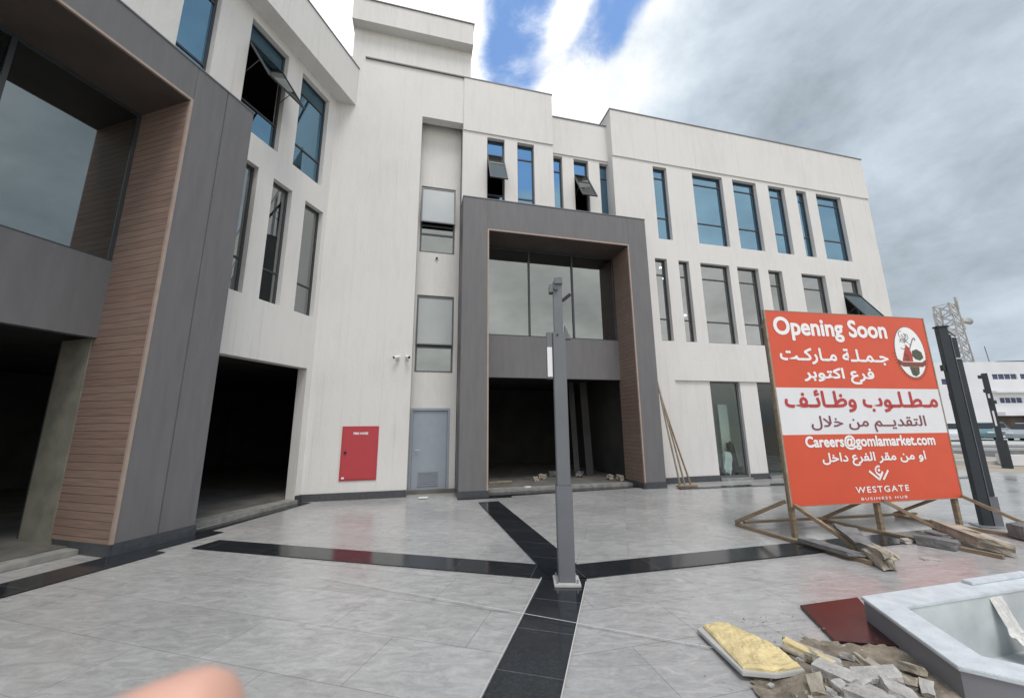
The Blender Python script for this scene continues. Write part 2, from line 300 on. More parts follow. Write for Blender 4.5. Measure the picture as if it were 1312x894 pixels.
# ------------------------------------------------------------------ mesh helpers
IDT = lambda u, v, z: Vector((u, v, z))
class MB:
    def __init__(s, T=IDT): s.v = []; s.f = []; s.mi = []; s.T = T; s.m = 0
    def add(s, vs, fs):
        o = len(s.v); s.v += [s.T(*p) for p in vs]
        for f in fs: s.f.append([i + o for i in f]); s.mi.append(s.m)
    def box(s, a, b):
        x0, x1 = sorted((a[0], b[0])); y0, y1 = sorted((a[1], b[1])); z0, z1 = sorted((a[2], b[2]))
        s.add([(x0, y0, z0), (x1, y0, z0), (x1, y1, z0), (x0, y1, z0), (x0, y0, z1), (x1, y0, z1), (x1, y1, z1), (x0, y1, z1)],
              [(0, 3, 2, 1), (4, 5, 6, 7), (0, 1, 5, 4), (1, 2, 6, 5), (2, 3, 7, 6), (3, 0, 4, 7)])
    def prism(s, poly, z0, z1):
        n = len(poly)
        s.add([(p[0], p[1], z0) for p in poly] + [(p[0], p[1], z1) for p in poly],
              [tuple(range(n - 1, -1, -1)), tuple(range(n, 2 * n))] + [(i, (i + 1) % n, n + (i + 1) % n, n + i) for i in range(n)])
    def flat(s, poly, z): s.add([(p[0], p[1], z) for p in poly], [tuple(range(len(poly)))])
    def bar(s, p, q, w, h=None, up=(0, 0, 1)):
        h = h or w; p = Vector(p); q = Vector(q); d = (q - p).normalized(); upv = Vector(up)
        if abs(d.dot(upv)) > .97: upv = Vector((1, 0, 0))
        a = d.cross(upv).normalized() * (w / 2); b = a.cross(d).normalized() * (h / 2)
        vs = [c + i * a + j * b for c in (p, q) for i, j in ((-1, -1), (1, -1), (1, 1), (-1, 1))]
        s.add([tuple(x) for x in vs], [(3, 2, 1, 0), (4, 5, 6, 7), (0, 1, 5, 4), (1, 2, 6, 5), (2, 3, 7, 6), (3, 0, 4, 7)])
    def tube(s, pts, r, n=10, cap=True):
        pts = [Vector(p) for p in pts]; rs = r if isinstance(r, (list, tuple)) else [r] * len(pts); vs = []; fs = []
        for i, p in enumerate(pts):
            d = (pts[min(i + 1, len(pts) - 1)] - pts[max(i - 1, 0)]).normalized()
            up = Vector((0, 0, 1)) if abs(d.z) < .9 else Vector((1, 0, 0)); a = d.cross(up).normalized(); b = a.cross(d).normalized()
            for k in range(n):
                t = 2 * math.pi * k / n; vs.append(tuple(p + (a * math.cos(t) + b * math.sin(t)) * rs[i]))
        for i in range(len(pts) - 1):
            for k in range(n): fs.append((i * n + k, i * n + (k + 1) % n, (i + 1) * n + (k + 1) % n, (i + 1) * n + k))
        if cap: fs.append(tuple(range(n - 1, -1, -1))); fs.append(tuple(range((len(pts) - 1) * n, len(pts) * n)))
        s.add(vs, fs)
    def panel(s, u0, u1, z0, z1, v0, v1, holes=()):
        us = sorted({u0, u1, *[h[i] for h in holes for i in (0, 1) if u0 < h[i] < u1]})
        zs = sorted({z0, z1, *[h[i] for h in holes for i in (2, 3) if z0 < h[i] < z1]})
        def solid(i, j):
            if not (0 <= i < len(us) - 1 and 0 <= j < len(zs) - 1): return False
            cu, cz = (us[i] + us[i + 1]) / 2, (zs[j] + zs[j + 1]) / 2
            return not any(h[0] < cu < h[1] and h[2] < cz < h[3] for h in holes)
        idx = {}; vs = []; fs = []
        def V(i, j, k):
            if (i, j, k) not in idx: idx[(i, j, k)] = len(vs); vs.append((us[i], (v0, v1)[k], zs[j]))
            return idx[(i, j, k)]
        for i in range(len(us) - 1):
            for j in range(len(zs) - 1):
                if not solid(i, j): continue
                fs.append((V(i, j, 0), V(i + 1, j, 0), V(i + 1, j + 1, 0), V(i, j + 1, 0)))
                fs.append((V(i, j, 1), V(i, j + 1, 1), V(i + 1, j + 1, 1), V(i + 1, j, 1)))
                if not solid(i - 1, j): fs.append((V(i, j, 0), V(i, j + 1, 0), V(i, j + 1, 1), V(i, j, 1)))
                if not solid(i + 1, j): fs.append((V(i + 1, j, 0), V(i + 1, j, 1), V(i + 1, j + 1, 1), V(i + 1, j + 1, 0)))
                if not solid(i, j - 1): fs.append((V(i, j, 0), V(i, j, 1), V(i + 1, j, 1), V(i + 1, j, 0)))
                if not solid(i, j + 1): fs.append((V(i, j + 1, 0), V(i + 1, j + 1, 0), V(i + 1, j + 1, 1), V(i, j + 1, 1)))
        s.add(vs, fs)
    def build(s, name, mats, parent=None, bevel=0.0, smooth=False, label=None, loc=None):
        me = bpy.data.meshes.new(name)
        off = Vector(loc) if loc is not None else Vector((0, 0, 0))
        me.from_pydata([tuple(p - off) for p in s.v], [], s.f)
        if not isinstance(mats, (list, tuple)): mats = [mats]
        for m in mats: me.materials.append(MT[m] if isinstance(m, str) else m)
        for p, i in zip(me.polygons, s.mi): p.material_index = i
        bm = bmesh.new(); bm.from_mesh(me)
        bmesh.ops.recalc_face_normals(bm, faces=bm.faces)
        if bevel:
            bmesh.ops.remove_doubles(bm, verts=bm.verts, dist=1e-5)
            es = [e for e in bm.edges if len(e.link_faces) == 2 and e.calc_face_angle(0) > .5]
            bmesh.ops.bevel(bm, geom=es, offset=bevel, segments=2, affect='EDGES', clamp_overlap=True)
        if smooth:
            for f in bm.faces: f.smooth = True
        bm.to_mesh(me); bm.free()
        o = bpy.data.objects.new(name, me); COL.objects.link(o)
        if loc is not None: o.location = loc
        if parent: o.parent = parent
        if label: o['label'] = label
        return o
def tag(o, label=None, cat=None, group=None, kind=None):
    for k, v in (('label', label), ('category', cat), ('group', group), ('kind', kind)):
        if v: o[k] = v
    return o
def empty(name, loc, rz=0.0, label=None, cat=None, group=None):
    o = bpy.data.objects.new(name, None); COL.objects.link(o); o.location = loc; o.rotation_euler = (0, 0, rz); o.empty_display_size = .2
    return tag(o, label, cat, group)
def copy_tree(o, parent=None):
    c = o.copy(); COL.objects.link(c)
    if parent: c.parent = parent; c.matrix_parent_inverse = o.matrix_parent_inverse
    for ch in [x for x in bpy.data.objects if x.parent == o]: copy_tree(ch, c)
    return c

# building frame: A runs along the entrance front, B along the left wing
P0 = Vector((-4.665, 8.882, 0.0)); ROTA = R(90 - 76.2); DB = R(60.2)
cA, sA = math.cos(ROTA), math.sin(ROTA); cB, sB = math.cos(DB), math.sin(DB)
TA = IDT
TB = lambda u, v, z: Vector((u * cB - v * sB, u * sB + v * cB, z))
def WA(u, v, z): return Vector((P0.x + u * cA - v * sA, P0.y + u * sA + v * cA, z))
dA = Vector((cA, sA, 0)); nA = Vector((-sA, cA, 0))

# ------------------------------------------------------------------ ground
def sheet(name, poly, z, mat):
    m = MB(); m.flat(poly, z); return tag(m.build(name, mat), kind='structure')
PLN = [Vector(p) for p in ((2.85, 3.50), (2.585, 2.565), (3.95, 1.66), (5.25, 1.98), (5.62, 3.0), (5.02, 4.03))]
def inset_poly(P, t):
    n = len(P); c = sum(P, Vector((0, 0))) / n; out = []
    for i in range(n):
        a, b, d = P[i - 1], P[i], P[(i + 1) % n]
        e1 = (b - a).normalized(); e2 = (d - b).normalized(); n1 = Vector((-e1.y, e1.x)); n2 = Vector((-e2.y, e2.x))
        if n1.dot(c - b) < 0: n1 = -n1
        if n2.dot(c - b) < 0: n2 = -n2
        k = (n1 + n2) / (1 + n1.dot(n2)); out.append(b + k * t)
    return out
def with_hole(outer):
    """the same outline with the planter's pit cut out of it"""
    hole = [tuple(p) for p in inset_poly(PLN, .10)]
    area = lambda q: sum(q[i - 1][0] * q[i][1] - q[i][0] * q[i - 1][1] for i in range(len(q)))
    if area(outer) * area(hole) > 0: hole.reverse()
    i, j = min(((i, j) for i in range(len(outer)) for j in range(len(hole))), key=lambda t: (outer[t[0]][0] - hole[t[1]][0]) ** 2 + (outer[t[0]][1] - hole[t[1]][1]) ** 2)
    return [tuple(p) for p in outer[:i + 1]] + hole[j:] + hole[:j + 1] + [tuple(p) for p in outer[i:]]
m = MB(); m.flat(with_hole([(-900, -900), (900, -900), (900, 900), (-900, 900)]), -0.06); tag(m.build('ground', 'sand'), kind='structure')
PZ = [(-16, -14), (16, -14), (16.3, 12.2), (14.6, 14.4), (10, 24), (-16, 24)]
m = MB(); m.prism(with_hole(PZ), -0.05, 0.0); tag(m.build('plaza_paving', 'tile'), kind='structure')
NX, NY = 0.575, 4.62                    # node where the granite arms meet
aF = Vector((-0.263, -0.965, 0)); sF = Vector((0.965, -0.263, 0)); aL = Vector((-0.971, 0.238, 0)); aU = Vector((-0.262, 0.965, 0)); aR = dA.copy(); sR = Vector((dA.y, -dA.x, 0))
Nn = Vector((NX, NY, 0))
def arm(p, d, l, w=0.46):
    s = Vector((d.y, -d.x, 0)) * (w / 2); q = p + d * l
    return [(p + s)[:2], (q + s)[:2], (q - s)[:2], (p - s)[:2]]
# the paving right of the front arm is laid the other way
q0 = Nn; q1 = Nn + aR * 20; q2 = Vector((16.2, -14, 0)); q3 = Nn + aF * 19.2
sheet('plaza_paving', with_hole([q0[:2], q3[:2], q2[:2], (16.25, 8.4)]), 0.004, 'tile_b')
sheet('granite_strip', arm(Nn, aF, 19), 0.008, 'granite')
sheet('granite_strip', arm(Nn + aL * .05, aL, 5.0, .40), 0.012, 'granite_c')
sheet('granite_strip', arm(Nn + aU * .02, aU, 4.2, .44), 0.016, 'granite')
sheet('granite_strip', arm(Nn + aR * .05, aR, 6.2, .40), 0.020, 'granite_b')
# granite border along the wing and the entrance
def loc2w(p): return WA(p.x, p.y, 0)[:2]
sheet('granite_strip', [loc2w(TB(u, v, 0)) for u, v in ((-9, -1.02), (-3.25, -1.02), (-3.25, -.80), (-2.30, -.80), (-2.30, -.02), (-2.56, -.02), (-2.56, -.49), (-9, -.49))], 0.012, 'granite_c')
sheet('granite_strip', [loc2w(TB(u, v, 0)) for u, v in ((-2.28, -.52), (0.0, -.30), (-.05, -.07), (-2.28, -.22))], 0.010, 'granite_c')
sheet('granite_strip', [WA(u, v, 0)[:2] for u, v in ((3.36, -.75), (4.6, -.75), (4.6, -.58), (8.7, -.30), (8.7, -.02), (4.02, -.02), (4.02, -.58), (3.36, -.58))], 0.012, 'granite_b')
sheet('granite_strip', [WA(u, v, 0)[:2] for u, v in ((8.9, -.9), (19, -1.6), (19, -1.35), (8.9, -.72))], 0.024, 'granite_b')
wl = Vector((3.38, -1.35, 0)).normalized(); wn = Vector((-wl.y, wl.x, 0)) * .004
a0, a1 = Vector((-2.1, 4.54, 0)), Vector((1.55, 3.085, 0))
sheet('paving_joint', [(a0 + wn)[:2], (a1 + wn)[:2], (a1 - wn)[:2], (a0 - wn)[:2]], 0.026, 'grout')
for s in (-1, 1):                        # pale grout lines along the front arm
    e0 = Nn + aF * .22 + sF * (.232 * s); e1 = Nn + aF * 12 + sF * (.232 * s); t = sF * .004
    sheet('paving_joint', [(e0 - t)[:2], (e1 - t)[:2], (e1 + t)[:2], (e0 + t)[:2]], 0.025, 'grout')
# street on the right
sheet('road', [(19.5, 6), (120, -40), (120, 70), (10, 60), (24, 22)], -0.05, 'asphalt')
m = MB(); m.bar((17.5, 25.5, 0.0), (60, 16, 0.0), .35, .22); m.bar((15.8, 17, 0.0), (27, 13.2, 0.0), .3, .16)
tag(m.build('kerb', 'kerb'), kind='structure')
m = MB(); m.prism([(28, 28.5), (80, 18), (84, 50), (30, 52)], -.08, .06); tag(m.build('pavement', 'kerb'), kind='structure')

# ------------------------------------------------------------------ the building
bld = empty('office_building', P0, ROTA, 'white rendered three storey office building with two grey wood lined portals', 'building')
W3B = [(-3.65, -3.08), (-2.47, -1.55), (-1.15, -0.27)]
W2B = [(-2.62, -1.92), (-1.56, -1.07), (-0.69, -0.13)]
W3L = [(4.11, 4.63), (5.02, 5.54)]
W3M = [(6.26, 6.56), (6.95, 7.45), (7.84, 8.22)]
W3R = [(9.59, 10.10), (11.08, 12.28), (12.70, 13.69), (14.22, 14.93), (15.46, 15.92), (16.38, 17.57)]
W2R = [(9.38, 9.80), (10.22, 10.60), (11.02, 12.12), (12.43, 13.28), (13.68, 14.26), (15.08, 16.14), (16.84, 17.73)]
GR = [(9.71, 17.9)]
# walls of the entrance front
m = MB(TA); m.panel(0, 2.24, 0, 11.8, 0, .25); m.panel(2.24, 3.40, 10.25, 11.8, 0, .25)
m.panel(3.40, 6.15, 0, 11.8, 0, .25, [(4.03, 8.13, -1, 6.67)] + [(a, b, 7.40, 9.93) for a, b in W3L])
m.build('wall', 'plaster', bld)
m = MB(TA); m.panel(2.24, 3.40, 0, 10.6, .42, .62, [(2.30, 3.26, 6.32, 8.34), (2.30, 3.28, 2.98, 5.08), (2.26, 3.24, 0, 2.06)])
m.build('wall', 'plaster', bld)
m = MB(TA); m.panel(6.15, 8.30, 6.67, 11.3, .30, .55, [(a, b, 7.40, 9.93) for a, b in W3M])
m.box((6.15, .252, 6.67), (6.20, .299, 11.29)); m.build('wall', 'plaster', bld)
m = MB(TA); m.panel(8.15, 18.98, 0, 11.72, 0, .25, [(a, b, 7.33, 9.90) for a, b in W3R] + [(a, b, 4.04, 6.66) for a, b in W2R] + [(9.71, 17.9, -1, 2.87)])
m.box((8.15, .25, 6.6), (8.31, 1.6, 11.72)); m.build('wall', 'plaster', bld)
m = MB(TA); m.box((18.73, .25, 0), (18.98, 9.2, 11.72)); m.build('wall', 'plaster', bld)
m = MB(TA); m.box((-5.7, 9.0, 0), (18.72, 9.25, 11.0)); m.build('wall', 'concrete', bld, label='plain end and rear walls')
# ground floor piers on the right
m = MB(TA)
for a, b in ((9.71, 10.94), (12.02, 12.66), (13.75, 14.4), (15.5, 16.15), (17.2, 17.9)): m.box((a, .06, 0), (b, .30, 2.87))
m.build('pier', 'plaster', bld)
m = MB(TA); m.box((11.52, .50, .085), (11.86, .62, 2.2)); m.box((10.7, 2.4, .085), (14.5, 2.5, 3.1)); m.build('inner_pier', 'plaster', bld)
# raised parapet bands
m = MB(TA); m.box((3.405, -.035, 10.03), (6.15, 0, 11.8)); m.build('parapet', 'plaster', bld)
m = MB(TA); m.box((6.2, .265, 10.0), (8.15, .30, 11.3)); m.build('parapet', 'plaster', bld)
m = MB(TA); m.box((8.15, -.035, 10.03), (18.985, 0, 11.72)); m.build('parapet', 'plaster', bld)
m = MB(TA)
m.box((.62, -.05, 11.8), (6.17, .27, 11.835)); m.box((6.18, .24, 11.3), (8.14, .57, 11.335)); m.box((8.13, -.055, 11.72), (19.0, .27, 11.755)); m.box((8.13, .275, 11.721), (8.33, 1.62, 11.754))
m.build('coping', 'coping', bld)
# stair tower above the roof
m = MB(TA); m.box((.27, .012, 11.4), (3.60, 4.2, 12.8)); m.build('stair_tower', 'plaster', bld)
m = MB(TA); m.box((.23, -.26, 12.79), (3.63, 4.4, 13.52)); m.build('stair_tower_parapet', 'plaster', bld)
m = MB(TA); m.box((.20, -.29, 13.52), (3.66, 4.43, 13.55)); m.build('coping', 'coping', bld)
# left wing
m = MB(TB)
m.panel(-9.0, .02, 0, 10.6, 0, .25, [(-7.65, -3.55, -1, 6.84), (-2.40, -.16, -1, 2.93)] + [(a, b, 7.50, 10.0) for a, b in W3B] + [(a, b, 4.15, 6.87) for a, b in W2B])
m.build('wall', 'plaster', bld)
m = MB(TB); m.box((-9.05, -.41, 10.22), (.22, .24, 11.40)); m.build('parapet', 'plaster', bld)
m = MB(TB); m.box((-9.05, -.43, 11.40), (.235, .26, 11.43)); m.build('coping', 'coping', bld)
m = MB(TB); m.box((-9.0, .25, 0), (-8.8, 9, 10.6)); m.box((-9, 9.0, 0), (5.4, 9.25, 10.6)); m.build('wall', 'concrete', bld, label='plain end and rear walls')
# floors, ceilings and partitions inside
def ring(off, back=8.9):
    xc = (off * (1 - cB)) / -sB; xb = (back * (1 - cB)) / -sB
    p = TB(-8.75, off, 0); q = TB(-8.75, back, 0)
    return [(p.x, p.y), (xc, off), (18.7, off), (18.7, back), (xb, back), (q.x, q.y)]
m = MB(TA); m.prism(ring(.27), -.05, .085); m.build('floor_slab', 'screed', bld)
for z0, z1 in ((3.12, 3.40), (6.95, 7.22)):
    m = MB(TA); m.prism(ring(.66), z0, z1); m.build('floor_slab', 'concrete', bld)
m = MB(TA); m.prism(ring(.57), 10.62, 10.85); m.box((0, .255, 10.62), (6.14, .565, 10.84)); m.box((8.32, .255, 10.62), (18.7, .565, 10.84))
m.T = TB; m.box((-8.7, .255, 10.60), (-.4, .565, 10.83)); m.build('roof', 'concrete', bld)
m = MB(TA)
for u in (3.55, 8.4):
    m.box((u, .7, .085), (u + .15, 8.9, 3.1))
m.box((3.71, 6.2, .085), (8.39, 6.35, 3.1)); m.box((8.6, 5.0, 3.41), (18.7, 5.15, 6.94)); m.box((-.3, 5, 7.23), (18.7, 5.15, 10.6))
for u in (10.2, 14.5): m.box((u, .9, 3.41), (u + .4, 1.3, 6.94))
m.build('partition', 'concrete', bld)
# thresholds
m = MB(TA); m.box((4.07, -.06, 0), (8.09, .27, .075)); m.build('threshold', 'sill', bld, bevel=.008)
m = MB(TA); m.box((10.94, -.02, 0), (12.02, .27, .06)); m.box((12.66, -.02, 0), (13.75, .27, .06)); m.build('threshold', 'sill', bld)
m = MB(TB); m.box((-2.40, -.10, 0), (-.16, .26, .08)); m.build('threshold', 'sill', bld, bevel=.008)
m = MB(TB); m.box((-7.6, .02, 0), (-3.6, .9, .07)); m.build('threshold', 'sill', bld, bevel=.008)
# skirting
m = MB(TA)
for a, b in ((.04, 2.24), (8.73, 9.71)): m.box((a, -.03, 0), (b, 0, .16))
for a, b in ((9.71, 10.95), (12.02, 12.67), (13.75, 14.4), (15.5, 16.15)): m.box((a, .03, 0), (b, .06, .16))
m.box((17.9, -.03, 0), (18.99, 0, .16))
m.build('skirting', 'skirt', bld)
m = MB(TB); m.box((-.158, -.03, 0), (.01, 0, .16)); m.build('skirting', 'skirt', bld)

def window(T, u0, u1, z0, z1, v, trans, gm='glass', sash=None, fm='frame', w=.04, sm='glass_grey', muls=()):
    """frame as the part, panes and an open sash as sub-parts"""
    m = MB(T); d = .055
    m.box((u0, v, z0), (u0 + w, v + d, z1)); m.box((u1 - w, v, z0), (u1, v + d, z1))
    m.box((u0 + w, v, z0), (u1 - w, v + d, z0 + w)); m.box((u0 + w, v, z1 - w), (u1 - w, v + d, z1))
    for t in trans: m.box((u0 + w, v + .002, t - w * .5), (u1 - w, v + d - .002, t + w * .5))
    for t in muls: m.box((t - w * .5, v + .004, z0 + w), (t + w * .5, v + d - .004, z1 - w))
    lev = [z0] + sorted(trans) + [z1]
    o = m.build('window', fm, bld, label='window with its sash tilted open' if sash else None)
    g = MB(T)
    for k in range(len(lev) - 1):
        a, b = lev[k] + w * .6, lev[k + 1] - w * .6
        if sash and a < (sash[0] + sash[1]) / 2 < b: continue
        g.box((u0 + w * .8, v + .022, a), (u1 - w * .8, v + .030, b))
    g.build('pane', gm, o)
    if sash:
        zt, zb, ang = sash; h = zt - zb
        ca, sa = math.cos(R(ang)), math.sin(R(ang))
        T2 = lambda u, y, z: T(u, v - .01 + y * ca - (-z) * sa, zt + z * ca - (-y) * -sa if False else zt + z * ca - y * sa)
        s = MB(T2); f = .035
        s.m = 0
        s.box((u0 + .01, -.02, -h), (u0 + .01 + f, .015, 0)); s.box((u1 - .01 - f, -.02, -h), (u1 - .01, .015, 0))
        s.box((u0 + .01 + f, -.02, -h), (u1 - .01 - f, .015, -h + f)); s.box((u0 + .01 + f, -.02, -f), (u1 - .01 - f, .015, 0))
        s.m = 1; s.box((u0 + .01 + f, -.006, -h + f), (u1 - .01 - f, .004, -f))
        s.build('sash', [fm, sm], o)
        st = MB(T); 
        for uu in (u0 + .05, u1 - .05): st.bar((uu, v + .01, zt - h * .62), (uu, v - .01 - h * .55 * sa, zt - h * .55 * ca), .012, .012)
        st.build('stay', fm, o)
    return o
VW = .12
for k, (a, b) in enumerate(W3L): window(TA, a, b, 7.40, 9.93, VW, (8.14, 9.45), 'glass_sky', (9.43, 8.16, 27) if k == 0 else None)
for k, (a, b) in enumerate(W3M): window(TA, a, b, 7.40, 9.93, .30 + VW, (8.14, 9.46), 'glass_sky', (9.44, 8.16, 30) if k == 1 else None)
for a, b in W3R: window(TA, a, b, 7.33, 9.90, VW, (8.12, 9.55), 'glass_sky')
for k, (a, b) in enumerate(W2R): window(TA, a, b, 4.04, 6.66, VW, (4.74, 6.16), 'glass', (6.13, 4.76, 32) if k == 6 else None)
for k, (a, b) in enumerate(W3B): window(TB, a, b, 7.50, 10.0, VW, (8.16, 9.58), 'glass_sky', (9.56, 8.18, 33) if k == 1 else None)
for a, b in W2B: window(TB, a, b, 4.15, 6.87, VW, (4.86,), 'glass')
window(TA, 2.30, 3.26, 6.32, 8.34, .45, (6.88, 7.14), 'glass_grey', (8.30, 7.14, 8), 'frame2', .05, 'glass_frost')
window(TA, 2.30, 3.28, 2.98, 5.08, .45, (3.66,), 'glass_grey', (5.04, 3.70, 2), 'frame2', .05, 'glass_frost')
window(TA, 10.94, 12.02, .06, 2.87, .14, (), 'glass_clear', None, 'frame2', .06)
for a, b in ((12.66, 13.75), (14.4, 15.5), (16.15, 17.2)): window(TA, a, b, .06, 2.87, .14, (), 'glass_clear', None, 'frame2', .05)
# service door in the recess
m = MB(TA); m.box((2.26, .39, 0), (2.32, .47, 2.06)); m.box((3.18, .39, 0), (3.24, .47, 2.06)); m.box((2.32, .39, 2.0), (3.18, .47, 2.06)); m.box((2.325, .43, .01), (3.175, .46, 1.995))
dr = m.build('door', ['door'], bld, bevel=.004)
m = MB(TA); m.box((2.48, .412, .16), (2.98, .43, .20)); m.box((2.48, .412, .46), (2.98, .43, .50)); m.box((2.48, .412, .20), (2.52, .43, .46)); m.box((2.94, .412, .20), (2.98, .43, .46))
for k in range(6): m.bar((2.52, .424, .225 + k * .042), (2.94, .424, .225 + k * .042), .012, .02)
m.build('louvre', 'door_dark', dr)
m = MB(TA); m.tube([(2.40, .43, 1.02), (2.40, .38, 1.02), (2.50, .375, 1.02)], .010, 8); m.build('handle', 'galv', dr)

def portal(T, uL, uR, iL, iR, ztop, zin, vf, vg, zsp0, zsp1, muls, joints=()):
    """grey clad frame with wood lined reveals, spandrel and glazing"""
    m = MB(T)
    segs = [(uL, iL)]
    r = [iR] + [x for x in joints if iR < x < uR] + [uR]
    for k in range(len(r) - 1): m.box((r[k] + (.005 if k else 0), vf, .15), (r[k + 1] - (.005 if k < len(r) - 2 else 0), -.002, ztop))
    if len(r) > 2: m.box((r[1] - .02, vf + .012, .15), (r[1] + .02, -.004, ztop - .02))
    m.box((uL, vf, .15), (iL, -.002, ztop))
    m.box((iL, vf, zin), (iR, -.002, ztop - .002))
    fr = m.build('portal_frame', 'clad', bld, bevel=.006)
    m = MB(T); m.box((iR - .04, vf + .03, .15), (iR, vg + .06, zin - .04)); m.build('wood_panel', 'wood', fr)
    m = MB(T); m.box((iL, vf + .03, .15), (iL + .04, vg + .06, zin - .04)); m.build('wood_panel', 'wood', fr)
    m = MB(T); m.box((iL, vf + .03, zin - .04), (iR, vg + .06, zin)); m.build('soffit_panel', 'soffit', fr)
    m = MB(T); t = .035
    m.box((iR - t, vf - .006, .15), (iR + .004, vf + .03, zin + .004)); m.box((iL - .004, vf - .006, .15), (iL + t, vf + .03, zin + .004)); m.box((iL + t, vf - .006, zin - t), (iR - t, vf + .03, zin + .004))
    m.build('edge_trim', 'trim', fr)
    m = MB(T); m.box((iL + .04, vg - .03, zsp0), (iR - .04, vg + .12, zsp1)); m.build('spandrel_panel', 'clad', fr)
    for a, b, e in ((iL, uL, (iL + .012, iL + .05)), (iR, uR, (iR - .05, iR - .012))):
        lo, hi = min(a, b), max(a, b); m = MB(T); m.box((lo - .012, vf - .014, 0), (hi + .012, -.02, .15)); m.box((e[0], vf, 0), (e[1], vg, .149)); m.build('plinth', 'skirt', fr)
    m = MB(T); m.box((uL - .01, vf - .012, ztop), (uR + .01, -.001, ztop + .025)); m.build('coping', 'coping', fr)
    m = MB(T); a, b = iL + .04, iR - .04; w = .05
    m.box((a, vg, zsp1), (a + w, vg + .06, zin - .04)); m.box((b - w, vg, zsp1), (b, vg + .06, zin - .04))
    m.box((a + w, vg, zsp1), (b - w, vg + .06, zsp1 + w * .7)); m.box((a + w, vg, zin - .04 - w), (b - w, vg + .06, zin - .04))
    for x in muls: m.box((x - w / 2, vg - .01, zsp1 + w * .7), (x + w / 2, vg + .06, zin - .04 - w))
    gl = m.build('portal_window', 'frame', bld)
    edges = [a + w] + [c for x in muls for c in (x - w / 2, x + w / 2)] + [b - w]
    for k in range(0, len(edges), 2):
        m = MB(T); m.box((edges[k] - .004, vg + .025, zsp1 + .03), (edges[k + 1] + .004, vg + .034, zin - .04 - w * .9)); m.build('pane', 'glass_grey', gl)
portal(TA, 3.38, 8.72, 4.03, 8.13, 7.52, 6.67, -.60, .27, 2.87, 4.02, (5.39, 6.72))
portal(TB, -8.30, -2.55, -7.65, -3.55, 7.46, 6.84, -.51, .60, 2.94, 4.15, (-5.02, -6.36), joints=(-3.05,))
m = MB(TB); m.box((-3.60, .665, .07), (-3.55, 1.35, 2.94)); m.build('bare_jamb', 'jamb', bld)
m = MB(TB); m.box((-7.65, .665, .07), (-7.60, 1.35, 2.94)); m.build('bare_jamb', 'jamb', bld)
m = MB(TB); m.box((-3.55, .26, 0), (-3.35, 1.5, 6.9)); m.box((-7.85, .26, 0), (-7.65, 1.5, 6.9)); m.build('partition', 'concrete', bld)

# ------------------------------------------------------------------ things on the facade
def text_mesh(body, size_box, T, name, mat, parent, offset=0.0, v=-.004, spacing=1.0):
    """print as flat outlines; a heavier weight is the outline laid several times a hair apart"""
    c = bpy.data.curves.new('txt', 'FONT'); c.body = body; c.size = 1; c.resolution_u = 2 if any(ord(k) > 0x600 for k in body) else 4; c.space_character = spacing
    o = bpy.data.objects.new('txt', c); COL.objects.link(o)
    bpy.context.view_layer.update()
    me0 = o.evaluated_get(bpy.context.evaluated_depsgraph_get()).to_mesh()
    pts = [p.co.copy() for p in me0.vertices]; faces = [list(p.vertices) for p in me0.polygons]
    bpy.data.objects.remove(o)
    x0, x1 = min(p.x for p in pts), max(p.x for p in pts); y0, y1 = min(p.y for p in pts), max(p.y for p in pts)
    u0, u1, z0, z1 = size_box
    m = MB(T); w = offset
    sh = [(0, 0)] + ([(w * math.cos(k * math.pi / 4), w * math.sin(k * math.pi / 4)) for k in range(8)] if w else [])
    u0 += w; u1 -= w; z0 += w; z1 -= w
    for k, (a, b) in enumerate(sh):
        m.add([(u0 + (p.x - x0) / (x1 - x0) * (u1 - u0) + a, v - k * .0002, z0 + (p.y - y0) / (y1 - y0) * (z1 - z0) + b) for p in pts], faces)
    return m.build(name, mat, parent)
def fire_cabinet():
    o = empty('fire_hose_cabinet', WA(1.155, 0, .41), ROTA, 'red metal fire hose cabinet set in the white wall left of the grey door', 'cabinet')
    m = MB(); m.box((-.40, -.022, 0), (.40, 0, 1.21)); m.build('frame', 'red', o, bevel=.004)
    m = MB(); m.box((-.365, -.034, .035), (.365, -.0225, 1.175)); m.build('door', 'red', o, bevel=.003)
    m = MB(); m.tube([(-.30, -.034, .62), (-.30, -.055, .62)], .032, 14); m.build('handle', 'black', o)
    m = MB(); m.box((-.345, -.04, .045), (-.29, -.0345, .085)); m.build('sticker', 'white', o)
    text_mesh('FIRE HOSE', (-.15, .17, 1.02, 1.075), IDT, 'lettering', 'ink_white', o, offset=.003, v=-.0355)
fire_cabinet()
def bullet_cam(u, z, yaw, label):
    o = empty('security_camera', WA(u, 0, z), ROTA, label, 'camera', 'white security cameras on the wall')
    m = MB(); m.box((-.045, -.03, -.045), (.045, 0, .045)); m.build('base', 'white', o, bevel=.006)
    d = Vector((math.sin(yaw), -math.cos(yaw), -.25)).normalized()
    m = MB(); m.tube([(0, -.03, 0), (0, -.07, .01)], .014, 8); m.build('bracket', 'white', o)
    p = Vector((0, -.08, .015)); m = MB(); m.tube([tuple(p - d * .05), tuple(p + d * .11)], .034, 12); m.build('housing', 'white', o, smooth=False)
    m = MB(); m.tube([tuple(p + d * .111), tuple(p + d * .121)], .030, 12); m.build('lens', 'black', o)
bullet_cam(1.90, 3.26, -.9, 'white bullet camera on the wall pointing left above the red cabinet')
bullet_cam(2.12, 3.27, .5, 'white bullet camera pointing right beside the wall recess edge')
def wall_light():
    o = empty('wall_spotlight', WA(2.78, .42, 6.16), ROTA, 'small dark round spotlight under the upper recess window', 'light fitting')
    m = MB(); m.tube([(0, 0, 0), (0, -.025, 0)], .05, 14); m.build('rim', 'white', o)
    m = MB(); m.tube([(0, -.0255, 0), (0, -.04, 0)], .034, 14); m.build('lens', 'black', o)
wall_light()

